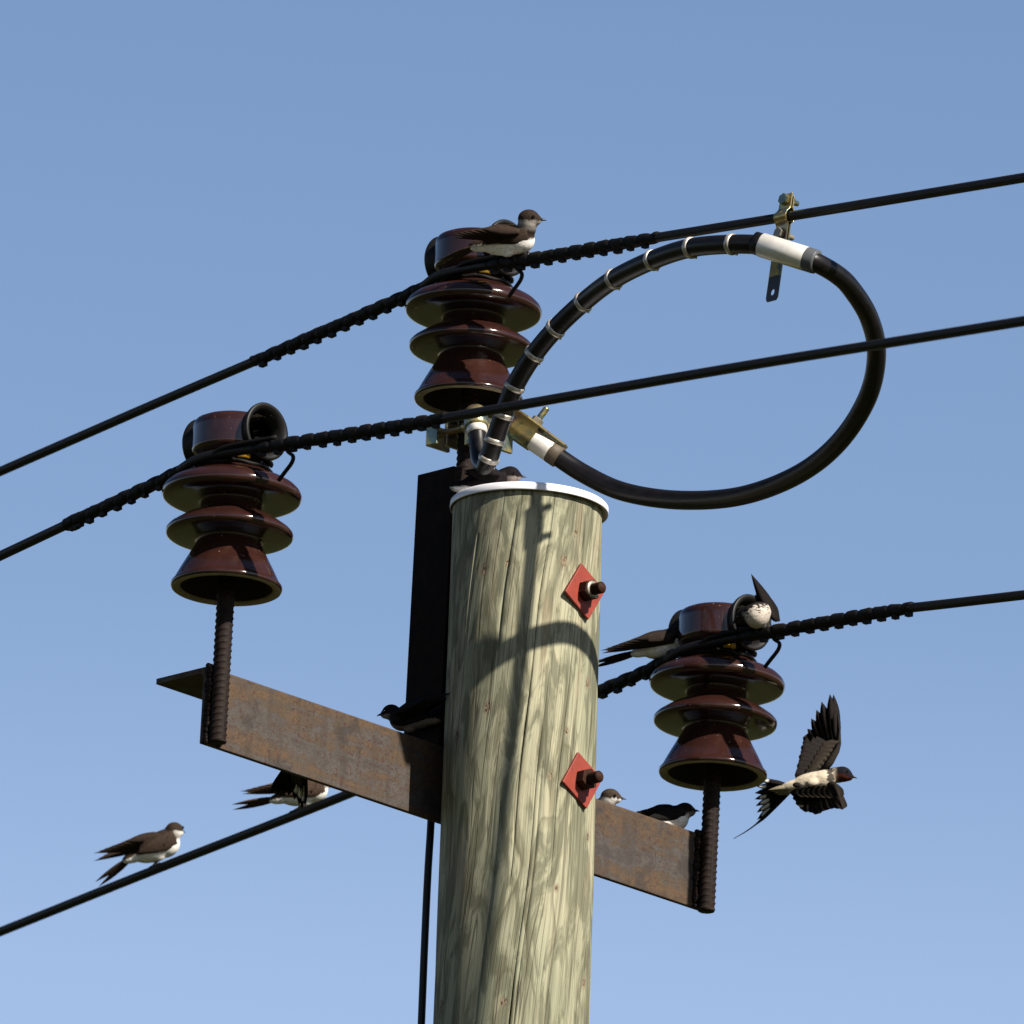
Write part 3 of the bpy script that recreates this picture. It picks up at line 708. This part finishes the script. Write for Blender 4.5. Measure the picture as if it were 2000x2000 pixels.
# lower tongue with its hole
b = MB(); nn = 32; hz = -0.113; vs = []
for a_ in (-0.0012, -0.0034):
    for k in range(nn):
        an = 2*math.pi*k/nn; cx, sx = math.cos(an), math.sin(an)
        m_ = max(abs(cx), abs(sx)*0.0120/0.013); ox = cx/m_*0.0120; oz = sx/m_*0.0120
        ox = max(-0.0115, min(0.0115, ox)); 
        zz = hz+oz if oz < 0 else hz + (oz/0.0120)*(0.023 if abs(oz) > 0.0110 else oz/0.0120*0.023)
        if abs(ox) > 0.0095 and oz < -0.0095: ox *= 0.87; zz += 0.0012
        vs.append(sp(a_, zz, ox)); vs.append(sp(a_, hz+sx*0.0048, cx*0.0042))
fs = []
for k in range(nn):
    j = (k+1)%nn
    fs += [(2*k,2*j,2*j+1,2*k+1), (2*nn+2*k,2*nn+2*k+1,2*nn+2*j+1,2*nn+2*j), (2*k,2*nn+2*k,2*nn+2*j,2*j), (2*k+1,2*j+1,2*nn+2*j+1,2*nn+2*k+1)]
b.add(vs, fs, flat=True); b.build('tongue', MAT['blue_zinc'], st)
for zz in (0.025, -0.026):
    b = MB(); b.prism(hexpoly(sp(-0.0035,zz,0), lean, C, 0.0085, 0.2), A*-0.0075); b.prism(hexpoly(sp(0.0035,zz,0), lean, C, 0.0075, 0.1), A*0.007)
    b.tube([sp(0.002,zz,0), sp(0.022,zz,0)], 0.0042, 12); b.build('strap_bolt', MAT['zinc'] if zz > 0 else MAT['white_zinc_and_glint'], st, bevel=0.0006)

# ------------------------------------------------------------------ earth cable down the back of the pole
p1 = wl(842,1600,ELBOW+0.040); p2 = wl(832,1800,ELBOW+0.040); p3 = wl(823,2000,ELBOW+0.040)
w1, w2, w3 = MB_@p1, MB_@p2, MB_@p3; d = (w3-w1)/(w1.z-w3.z)
d2 = V((d.x*0.5, d.y*0.5, -1))
pts = [w1 - (w3-w1)*0.28, w1, w3] + [w3 + V((-0.01*(1-1/k),0.012*(1-1/k),-(w3.z)*(k-1)/5)) for k in range(2,7)]
pts[-1].z = 0.0
ec = MB(); ec.tube(catmull(pts, 8), 0.0056, 12)
tag(ec.build('earth_cable', MAT['black_wire']), 'thin black cable hanging straight down from the crossarm beside the pole', 'cable')

# ------------------------------------------------------------------ swallows and martins
BROWN, WHITE, INK, BUFF = (0.027,0.0180,0.0130), (0.74,0.71,0.66), (0.007,0.006,0.007), (0.15,0.12,0.09)
RUFOUS = (0.062,0.017,0.011); PALE = (0.11,0.082,0.060)
def lerp3(a_, b_, t): t = max(0, min(1, t)); return tuple(a_[i]+(b_[i]-a_[i])*t for i in range(3))
def frame(f, u):
    f = V(f).normalized(); u = V(u); u = (u-f*u.dot(f)).normalized(); l_ = u.cross(f)
    return M(((f.x,l_.x,u.x),(f.y,l_.y,u.y),(f.z,l_.z,u.z)))
def blade(b, base, tip, width, nrm, c0, c1=None, bend=0.0, point=0.7, edge=None, n=9, spot=None):
    """one vane: closed thin leaf from base to tip; c0 colour, c1 colour at the tip"""
    base, tip = V(base), V(tip); d = tip-base; ln = d.length; d.normalize(); nrm = V(nrm); nrm = (nrm-d*nrm.dot(d)).normalized(); sd = nrm.cross(d)
    vs = []; cs = []; c1 = c1 or c0
    for i in range(n+1):
        t = i/n
        w_ = width*0.5*min(1.0, 0.45+t*1.6)*(1-max(0,(t-point)/(1-point))**1.7)
        w_ = max(w_, 0.00015)
        o_ = base + d*ln*t + nrm*bend*math.sin(math.pi*t*0.5)**2
        cc = lerp3(c0, c1, t)
        if spot and spot[0] < t < spot[1]: cm = WHITE
        else: cm = cc
        ce = edge or cc
        for (x, z, c_) in ((-1,0,ce),(0,0.0004,cm),(1,0,ce),(0,-0.0004,cm)):
            vs.append(o_ + sd*x*w_ + nrm*z); cs.append(c_)
    fs = [(i*4+j, i*4+(j+1)%4, (i+1)*4+(j+1)%4, (i+1)*4+j) for i in range(n) for j in range(4)] + [(3,2,1,0), (n*4,n*4+1,n*4+2,n*4+3)]
    b.add(vs, fs, cs)

def remesh(blobs, vox, name):
    bm = bmesh.new()
    for mt in blobs: bmesh.ops.create_icosphere(bm, subdivisions=3, radius=1.0, matrix=mt)
    me = bpy.data.meshes.new(name); bm.to_mesh(me); bm.free()
    ob = bpy.data.objects.new(name, me); col.objects.link(ob)
    r_ = ob.modifiers.new('r','REMESH'); r_.mode = 'VOXEL'; r_.voxel_size = vox
    s_ = ob.modifiers.new('s','SMOOTH'); s_.factor = 0.5; s_.iterations = 12
    dg = bpy.context.evaluated_depsgraph_get(); out = bpy.data.meshes.new_from_object(ob.evaluated_get(dg))
    bpy.data.objects.remove(ob); bpy.data.meshes.remove(me); out.name = name
    return out

def bird(label, pos, fwd, up, head=(0.046,0,0.014), hdir=None, back=BROWN, belly=WHITE, throat=WHITE, band=None, scale=1.0, mott=0.0, wz=0.0, feet=(),
         wings='folded', wtip=None, tail=None, tlen=0.052, tspread=0.16, fork=0.6, line=0.1, face=None, cap=0.0, name='swallow', hup=None, tdir=None, troll=0.0, group='swallows on and around the pole', plump=1.0):
    PALE = tuple(q*2.6 for q in back); BUFF = tuple(q*3.0 for q in back)
    B = frame(fwd, up); pos = V(pos); mt = M.Translation(pos) @ (B.to_4x4()); hd = V(hdir) if hdir else V(fwd)
    o = thing(name, label, 'bird', M.Translation(pos), group)
    W = lambda p: pos + B @ (V(p)*scale)
    hc = W(head); H = frame(hd, V(hup) if hup else V(up) + V((0,0,0.3)))
    def el(ctr, rad, F3): return M.Translation(ctr) @ F3.to_4x4() @ M.Diagonal((*[r*scale for r in rad],1))
    tip_n = W((0.026,0,0.006)); pw = plump
    blobs = [el(W((0,0,0)), (0.037,0.0172*pw,0.0182*pw), B), el(W((0.016,0,-0.0005)), (0.0225,0.0170*pw,0.0185*pw), B), el(W((-0.030,0,-0.001)), (0.024,0.0105,0.0095), B)]
    for t in (0.35, 0.7):
        blobs.append(el(tip_n.lerp(hc, t), (0.0135,0.0130,0.0130), B))
    blobs += [el(hc, (0.0150,0.0128,0.0128), H), el(hc + H @ V((0.008,0,-0.002))*scale, (0.0100,0.0088,0.0082), H)]
    for s_ in (-1, 1): blobs.append(el(W((0.000,s_*0.008,-0.014)), (0.010,0.006,0.007), B))
    me = remesh(blobs, 0.0015*scale, 'body')
    n_ = len(me.vertices); cs = np.ones((n_,4), dtype=np.float32); BI = B.transposed(); HI = H.transposed()
    neckp = tip_n.lerp(hc, 0.30)
    for i, v in enumerate(me.vertices):
        p = BI @ (v.co-pos)/scale; q = HI @ (v.co-hc)/scale
        nz = 0.0016*mnoise.noise(v.co*260) + 0.0012*mnoise.noise(v.co*700)
        t = ((p.z+nz)/0.018 - line)/0.14 + 0.5 
        if mott: t += mott*(max(0, mnoise.noise(V((v.co.x*190, v.co.y*190, v.co.z*520)))+0.02)*1.6 + 0.9*max(0, min(1, (-p.y-0.001)/0.012)))
        cb = lerp3(belly, back, t)
        hw = max(0, min(1, ((v.co-neckp).dot((hc-tip_n).normalized()))/0.010/scale))
        tf = ((q.z+nz) + 0.0022 + cap - 0.10*max(0,-q.x))/0.0026 + 0.5
        if q.x > 0.011: tf += 0.6
        ch = lerp3(throat, face if (face and q.x > -0.002 and abs(q.z) < 0.006) else back, tf)
        c_ = lerp3(cb, ch, hw)
        if band and -0.004 < (v.co-neckp).dot((hc-tip_n).normalized())/scale + 0.003 + nz*2 < 0.0065 and t < 1: c_ = lerp3(c_, band, 0.9)
        cs[i,:3] = c_
    inv = full(o).inverted(); me.transform(inv)
    ca = me.color_attributes.new('Col','FLOAT_COLOR','POINT'); ca.data.foreach_set('color', cs.ravel())
    me.materials.clear(); me.materials.append(MAT['plumage'])
    for p in me.polygons: p.use_smooth = True
    bo = bpy.data.objects.new('body', me); col.objects.link(bo); bo.parent = o
    # beak, eyes
    b = MB(); k0 = hc + H @ V((0.0150,0,-0.0015))*scale
    b.tube([k0, k0+H@V((0.0035,0,-0.0003))*scale, k0+H@V((0.0068,0,-0.0010))*scale, k0+H@V((0.0092,0,-0.0022))*scale], [0.0036*scale,0.0027*scale,0.0014*scale,0.0003*scale], 10, squash=0.7, up=H@V((0,0,1)))
    b.build('beak', MAT['beak_black'], o)
    for s_ in (-1,1):
        b = MB(); b.ball(hc + H @ V((0.0078,s_*0.0105,0.0026))*scale, 0.0022*scale, 8); b.build('eye', MAT['eye_black'], o)
    # tail
    td = V(tdir) if tdir else (B @ V((-1,0,-0.10))); td.normalize()
    tn = B @ V((0,0,1)); tn = (tn-td*tn.dot(td)).normalized(); tn = M.Rotation(troll,3,td) @ tn; ts = td.cross(tn); tb = W((-0.038,0,-0.001))
    b = MB()
    for k in (-1,-0.72,-0.45,-0.18,0.18,0.45,0.72,1):
        ln = tlen*scale*(0.62+fork*0.38*abs(k)**1.5*1.6); dd = (td + ts*k*tspread).normalized()
        blade(b, tb+ts*k*0.003*scale+tn*0.0006*(1-abs(k)), tb+dd*ln, 0.0095*scale, tn, back, lerp3(back,INK,0.5), edge=lerp3(back,PALE,0.25), point=0.55, bend=-0.001*scale)
    b.build('tail', MAT['plumage'], o)
    # folded wings
    if wings == 'folded':
        for s_ in (-1,1):
            b = MB(); S = W((0.027,s_*0.0160*pw,0.006)); T = V(wtip[s_]) if isinstance(wtip, dict) and s_ in wtip else W((-0.078,s_*0.009,0.000))
            mid = W((-0.012,s_*0.0185*pw,0.004))
            nr = (B @ V((0.0,s_*0.86,0.50))).normalized(); dn = (B @ V((0,s_*0.50,-0.86))).normalized()
            for j, (t0, ln, wd, lift, cc) in enumerate(((0.30,1.00,0.011,-0.0006,0.0),(0.27,0.93,0.012,0.0000,0.1),(0.24,0.86,0.013,0.0004,0.2),(0.2,0.78,0.014,0.0008,0.1),(0.16,0.68,0.016,0.0012,0.3),(0.12,0.58,0.018,0.0016,0.2))):
                st_ = S.lerp(mid, t0*1.2) + nr*0.001; en = S + (mid-S)*0.0 + (T-S)*ln
                c0 = lerp3(back, BUFF, 0.10*cc+0.05); blade(b, st_ - dn*(0.002*(j-2))*scale + nr*lift, en - dn*0.0014*j*scale + nr*lift, wd*scale, nr, c0, lerp3(back,INK,0.35), edge=lerp3(back,PALE,0.30), bend=0.0022*scale, point=0.5, n=12)
            # covert shield hugging the flank
            vs = []; cs2 = []; nu, nv = 14, 8
            for i in range(nu+1):
                u_ = i/nu; x = 0.031-0.062*u_; hw_ = 0.0125*math.sin(math.pi*min(1,0.16+0.84*u_)**0.75)*(1-0.25*u_)+0.0015
                for j in range(nv+1):
                    v_ = -1+2*j/nv; z_ = min(0.0165, 0.0055+wz-0.002*u_+v_*hw_*(1-wz*25))
                    rb = max(0.15, 1-(x/0.043)**2)**0.5; y_ = 0.0172*pw*rb*math.sqrt(max(0.03, 1-(z_/0.0215/pw)**2)) + 0.0022 - 0.0012*abs(v_)**3
                    vs.append(W((x, s_*y_, z_))); cs2.append(lerp3(back, PALE, 0.14+0.22*mnoise.noise(V((x*300,z_*500,s_)))))
            nn2 = len(vs); vs += [v - nr*0.0012*scale for v in vs]; cs2 += cs2
            fs = [(i*(nv+1)+j,i*(nv+1)+j+1,(i+1)*(nv+1)+j+1,(i+1)*(nv+1)+j) for i in range(nu) for j in range(nv)]
            fs += [tuple(nn2+q for q in f[::-1]) for f in fs]
            rim = [j for j in range(nv+1)] + [(i)*(nv+1)+nv for i in range(1,nu+1)] + [nu*(nv+1)+j for j in range(nv-1,-1,-1)] + [i*(nv+1) for i in range(nu-1,0,-1)]
            fs += [(rim[k], nn2+rim[k], nn2+rim[(k+1)%len(rim)], rim[(k+1)%len(rim)]) for k in range(len(rim))]
            b.add(vs, fs, cs2); b.build('wing', MAT['plumage'], o)
    for k, ft in enumerate(feet):
        ft = V(ft); s_ = -1 if k else 1; hip = W((0.001,s_*0.007,-0.0175)); b = MB(); kn = hip.lerp(ft, 0.45) - B@V((0.004,0,0))*scale
        b.tube([hip, kn], [0.0030*scale,0.0016*scale], 8); b.tube([kn, ft+V((0,0,0.0015))], 0.0011*scale, 7)
        for an in (-0.5, 0.0, 0.5, math.pi):
            dd = B @ V((math.cos(an),math.sin(an),0)); b.tube([ft+V((0,0,0.0012)), ft+dd*0.005*scale+V((0,0,0.0008)), ft+dd*0.0085*scale-V((0,0,0.0022))], [0.0011*scale,0.0010*scale,0.0005*scale], 6)
        b.build('leg', MAT['bird_leg'], o)
    return o, W, B
def depth_of(p): return (V(p)-CAM).dot(Fv)
def PD(px, py, dep):
    d = ray(px, py); return CAM + d*(dep/d.dot(Fv))
def onwire(path, px, off=RW):
    i = min(range(len(path)-1), key=lambda i: abs(pix((path[i]+path[i+1])/2)[0]-px)); a_, b_ = path[i], path[i+1]
    xa, xb = pix(a_)[0], pix(b_)[0]; t = (px-xa)/(xb-xa+1e-9); return a_.lerp(b_, t)+V((0,0,off))
def pix(p):
    d = p-CAM; d = d/d.dot(Fv); return (1000+d.dot(Rv)*F, 1000-d.dot(Uv)*F)

# 1 on the top insulator
f1 = onwire(pathT, 1018, 0.011); dp = depth_of(f1)
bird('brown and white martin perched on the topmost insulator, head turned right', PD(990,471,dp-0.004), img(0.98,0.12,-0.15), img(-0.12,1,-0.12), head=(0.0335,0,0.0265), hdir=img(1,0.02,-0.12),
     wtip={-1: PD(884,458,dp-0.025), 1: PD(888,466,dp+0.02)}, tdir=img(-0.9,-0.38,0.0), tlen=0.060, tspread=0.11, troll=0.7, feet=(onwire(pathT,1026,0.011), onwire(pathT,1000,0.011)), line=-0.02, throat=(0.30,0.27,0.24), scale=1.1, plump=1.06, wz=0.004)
# 3 low on the left wire
f3 = onwire(pathR, 303); dp = depth_of(f3)
bird('lone brown swallow perched farthest left on the lowest wire', PD(303,1655,dp), img(0.90,0.36,0.20), img(-0.35,1,-0.1), head=(0.0355,0,0.0125), hdir=img(0.62,0.0,0.75),
     wtip={-1: PD(184,1667,dp-0.01), 1: PD(183,1683,dp+0.02)}, tdir=img(-0.80,-0.60,0.0), tlen=0.066, tspread=0.09, troll=0.9, feet=(onwire(pathR,306), onwire(pathR,298)), line=0.0, throat=WHITE, cap=0.001, plump=1.15, scale=1.06)
# 4 on the lowest wire, just under the crossarm
f4 = onwire(pathR, 580); dp = depth_of(f4)
bird('brown swallow on the lowest wire half hidden by a hanging tail under the crossarm', PD(592,1547,dp), img(0.94,0.22,0.15), img(-0.22,1,-0.1), head=(0.036,0,0.010), hdir=img(0.7,-0.15,0.6),
     wtip={-1: PD(470,1546,dp-0.01), 1: PD(474,1552,dp+0.02)}, tdir=img(-0.97,-0.17,0), tlen=0.072, tspread=0.08, troll=0.9, feet=(onwire(pathR,586), onwire(pathR,573)), line=0.0, back=(0.044,0.028,0.020), plump=1.12, scale=1.03)
# 6 on the crossarm by the upright; plumage darkened to paint in the shade there
dp = depth_of(L(wl(800,1420,ELBOW+0.05).x, ELBOW+0.05, BT))
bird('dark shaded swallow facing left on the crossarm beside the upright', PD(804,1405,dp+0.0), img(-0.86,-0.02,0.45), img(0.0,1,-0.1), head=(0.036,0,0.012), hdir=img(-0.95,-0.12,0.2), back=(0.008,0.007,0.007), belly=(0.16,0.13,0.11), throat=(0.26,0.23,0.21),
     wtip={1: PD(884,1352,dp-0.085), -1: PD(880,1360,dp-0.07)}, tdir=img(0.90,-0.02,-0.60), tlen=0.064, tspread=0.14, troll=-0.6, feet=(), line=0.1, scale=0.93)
# 7 behind the rim of the pole cap; dark crown, plumage deepened to paint in shade
dp = depth_of(V((0,0.045,ZT)))
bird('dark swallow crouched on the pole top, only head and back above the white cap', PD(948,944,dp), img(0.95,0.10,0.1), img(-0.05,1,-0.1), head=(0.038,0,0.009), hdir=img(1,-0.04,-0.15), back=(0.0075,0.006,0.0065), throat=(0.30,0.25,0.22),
     wtip={-1: PD(905,919,dp-0.02), 1: PD(905,925,dp+0.02)}, tlen=0.05, tspread=0.1, feet=(), line=0.0)
# 8, 9 on the right half of the crossarm
dp = depth_of(L(wl(1165,1590,ELBOW+0.04).x, ELBOW+0.04, BT))
bird('swallow with only its brown head and white throat above the crossarm next the pole', PD(1148,1586,dp+0.02), img(0.92,0.10,-0.1), img(-0.1,1,-0.1), head=(0.036,0,0.019), hdir=img(1,-0.02,-0.1), back=(0.042,0.030,0.023), throat=WHITE, feet=(), cap=-0.0008, line=0.2)
dp = depth_of(L(wl(1312,1612,ELBOW+0.035).x, ELBOW+0.035, BT))
FL = [L(XL,ELBOW+0.03,BT),L(XR,ELBOW+0.03,BT)]
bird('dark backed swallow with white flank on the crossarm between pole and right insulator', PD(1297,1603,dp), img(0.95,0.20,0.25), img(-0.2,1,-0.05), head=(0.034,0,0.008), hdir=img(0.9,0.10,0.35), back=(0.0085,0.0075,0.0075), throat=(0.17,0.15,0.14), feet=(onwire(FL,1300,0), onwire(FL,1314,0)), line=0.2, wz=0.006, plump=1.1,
     wtip={-1: PD(1230,1590,dp-0.01), 1: PD(1232,1592,dp+0.02)})
# 10 behind the right insulator's head
f10 = onwire(pathR, 1290, 0.011); dp = depth_of(f10)+0.012
bird('swallow perched left of the right insulator with its tail towards the pole', PD(1297,1258,dp), img(0.93,0.27,0.12), img(-0.26,1,-0.1), head=(0.040,0,0.008), back=(0.022,0.016,0.013),
     wtip={-1: PD(1174,1271,dp-0.02), 1: PD(1176,1277,dp+0.015)}, tdir=img(-0.95,-0.26,0), tlen=0.080, tspread=0.06, troll=0.9, feet=(onwire(pathR,1310,0.010), onwire(pathR,1287,0.010)), line=0.45, plump=1.2, wz=0.010)
# 11 on the right insulator, one wing raised; head side coloured dark to paint in its shadow
f11 = onwire(pathR, 1490, 0.010); dp = depth_of(f11)
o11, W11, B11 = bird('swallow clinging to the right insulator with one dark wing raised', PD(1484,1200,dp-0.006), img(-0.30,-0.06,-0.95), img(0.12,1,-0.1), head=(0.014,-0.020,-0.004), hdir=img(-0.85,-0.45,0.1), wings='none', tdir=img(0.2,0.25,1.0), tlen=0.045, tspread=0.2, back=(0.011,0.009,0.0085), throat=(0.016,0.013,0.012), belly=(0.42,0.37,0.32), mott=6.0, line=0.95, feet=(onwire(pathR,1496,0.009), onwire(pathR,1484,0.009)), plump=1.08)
b = MB()
for k, (bx, by, tx, ty, wd) in enumerate(((1516,1212,1467,1121,0.022),(1512,1205,1472,1128,0.022),(1507,1196,1477,1138,0.022),(1502,1190,1476,1150,0.020),(1500,1184,1474,1162,0.018),(1519,1214,1490,1150,0.02))):
    blade(b, PD(bx,by,dp-0.016+0.002*k), PD(tx,ty,dp+0.006+0.002*k), wd, img(0.5,0.3,-1), (0.0095,0.0075,0.007), (0.005,0.0045,0.005), edge=(0.013,0.010,0.009), point=0.35, n=10)
b.build('wing', MAT['plumage'], o11)

# 5 clinging behind the crossarm, fanned tail hanging below it
ctr = L(wl(584,1465,ELBOW+0.03).x, ELBOW+0.030, (BT+BB)/2+0.004)
dp = depth_of(ctr)
o5 = bird('swallow hidden behind the crossarm with its dark fanned tail hanging below', PD(586,1452,dp+0.028), img(0.05,1,0.15), img(0.3,0.1,1.0), head=(0.044,0,0.010), back=(0.020,0.017,0.02), tdir=img(0,-1,0), tlen=0.01, tspread=0.1, feet=(), scale=0.72)[0]
b = MB()
for k, (bx, by, tx, ty, wd, sp_) in enumerate(((577,1478,528,1549,0.012,None),(578,1478,540,1551,0.013,None),(579,1480,552,1550,0.014,None),(581,1480,563,1554,0.014,None),(585,1480,575,1562,0.012,(0.62,0.80)),(588,1480,584,1573,0.010,(0.58,0.82)),(590,1478,590,1580,0.009,(0.55,0.80)),(594,1478,596,1574,0.009,None))):
    blade(b, PD(bx,by,dp+0.012), PD(tx,ty,dp+0.016+0.0012*k), wd, img(0,0,-1), (0.0095,0.008,0.007), (0.0045,0.004,0.005), point=0.72, spot=sp_, n=14)
for k in range(4):
    blade(b, PD(578+3.2*k,1474,dp+0.008), PD(572+5*k,1530+5*k,dp+0.0095), 0.012, img(0,0,-1), (0.050,0.040,0.018), (0.030,0.025,0.012), point=0.5)
b.build('tail_fan', MAT['plumage'], o5)

# 2 flying barn swallow
dp = depth_of(PC(1600,1500,-0.06))
o2, W2, B2 = bird('barn swallow in flight with spread wings, right of the lowest insulator', PD(1588,1527,dp), img(0.96,0.20,-0.10), img(-0.12,0.55,0.85), head=(0.048,0,0.004), hdir=img(0.97,-0.14,-0.1), hup=img(0,1,0.35), wings='none', tlen=0.012, tspread=0.1, feet=(), back=(0.008,0.0075,0.011), belly=(0.50,0.43,0.33), throat=RUFOUS, band=(0.01,0.009,0.011), line=0.42, scale=0.95, plump=0.92, cap=0.0018)
def pt(x, y, z=0.0): return PD(x, y, dp+z)
DK, MDK = (0.0135,0.011,0.0105), (0.024,0.019,0.017)
b = MB()                                                 # upper wing: primaries, secondaries, under-coverts
nv_ = img(0.25,-0.1,-1)
for k, (tx, ty, wd) in enumerate(((1627,1357,0.0150),(1639,1400,0.010),(1620,1356,0.0160),(1604,1371,0.0180),(1594,1387,0.0180),(1584,1404,0.0185),(1577,1424,0.0185))):
    w0 = (1636-2.5*k, 1456+3*k)
    if k == 1: continue
    blade(b, pt(*w0,0.016), pt(tx,ty,0.030-0.001*k), wd, nv_, MDK, DK, bend=0.003, edge=(0.009,0.0075,0.0075), point=0.62, n=12)
for k in range(9):
    t = k/8; bx, by = 1622-38*t, 1462+52*t; tx, ty = 1568-16*t+1.5*(k%2), 1440+74*t
    blade(b, pt(bx,by,0.012), pt(tx,ty,0.022-0.01*t), 0.0185, nv_, MDK, DK, edge=(0.0105,0.009,0.0085), point=0.86, n=10)
for k in range(8):
    t = k/7; bx, by = 1640-44*t, 1452+52*t; tx, ty = 1604-34*t, 1462+66*t
    blade(b, pt(bx,by,0.010), pt(tx,ty,0.014-0.006*t), 0.0180, nv_, (0.040,0.034,0.025), (0.028,0.023,0.018), edge=(0.031,0.025,0.020), point=0.82, n=8)
b.tube([pt(1608,1505,0.004), pt(1622,1488,0.006), pt(1634,1466,0.010), pt(1639,1453,0.012), pt(1640,1425,0.018), pt(1636,1385,0.025)], [0.006,0.0055,0.0048,0.0032,0.0016,0.0006], 8, c=(0.022,0.018,0.015))
for k in range(3): blade(b, pt(1628,1474,0.008), pt(1640,1451-2*k,0.009), 0.006, nv_, MDK, DK)
b.build('wing', MAT['plumage'], o2)
b = MB()                                                 # lower wing, reaching towards the viewer
nv2 = img(0.1,0.45,-1)
for k, (tx, ty) in enumerate(((1645,1581),(1636,1580),(1624,1580),(1612,1583),(1602,1586),(1592,1591),(1582,1587),(1572,1586),(1564,1578),(1558,1568),(1552,1558))):
    bx, by = 1626-6.0*k, 1536+0.9*k
    blade(b, pt(bx,by,-0.010), pt(tx,ty,-0.075+0.004*k), 0.0210, nv2, (0.026,0.020,0.012), DK, edge=(0.017,0.013,0.010), point=0.86, n=10)
for k in range(7):
    blade(b, pt(1628-10*k,1531+1.5*k,-0.012), pt(1632-11*k,1560-0.5*k,-0.045), 0.028, nv2, (0.015,0.0115,0.0075), (0.015,0.0115,0.0075), point=0.7, n=7)
b.tube([pt(1618,1530,-0.008), pt(1632,1536,-0.03), pt(1640,1560,-0.055), pt(1646,1581,-0.075)], [0.005,0.004,0.002,0.0006], 8, c=(0.018,0.014,0.011))
blade(b, pt(1628,1530,-0.02), pt(1637,1538,-0.024), 0.006, nv2, MDK, DK)
b.build('wing', MAT['plumage'], o2)
b = MB(); nt_ = img(-0.1,0.3,-1)                         # fanned tail with white spots and one long streamer
for k, (tx, ty, wd, s_) in enumerate(((1485,1523,0.009,(0.72,0.93)),(1478,1536,0.009,(0.70,0.90)),(1474,1549,0.009,None),(1474,1561,0.009,(0.64,0.82)),(1476,1574,0.009,(0.62,0.84)),(1478,1587,0.009,(0.60,0.84)),(1479,1601,0.009,(0.58,0.82)))):
    blade(b, pt(1541-0.5*k,1534+2.2*k,0.004+0.001*k), pt(tx,ty,0.010+0.002*k), wd, nt_, (0.0135,0.011,0.010), (0.007,0.006,0.007), point=0.72, spot=s_, n=16)
st_ = catmull([pt(1540,1548,0.008), pt(1512,1577,0.014), pt(1486,1602,0.018), pt(1460,1622,0.020), pt(1433,1638,0.022)], 8)
b.tube(st_, list(np.interp(np.linspace(0,1,len(st_)), [0,0.45,0.6,1], [0.0035,0.0028,0.0012,0.0005])), 8, c=(0.009,0.008,0.009))
for k in range(4):
    blade(b, pt(1552,1535+3*k,-0.004), pt(1500+6*k,1543+3.0*k,-0.001), 0.009, nt_, (0.30,0.27,0.19), (0.16,0.14,0.09), point=0.4)
b.build('tail_fan', MAT['plumage'], o2)
b = MB(); b.ball(pt(1556,1533,-0.017), 0.0042, 8, c=(0.014,0.011,0.01), mtx=M.Diagonal((1.5,0.8,1.0))); b.build('foot', MAT['plumage'], o2)
bpy.context.view_layer.update()
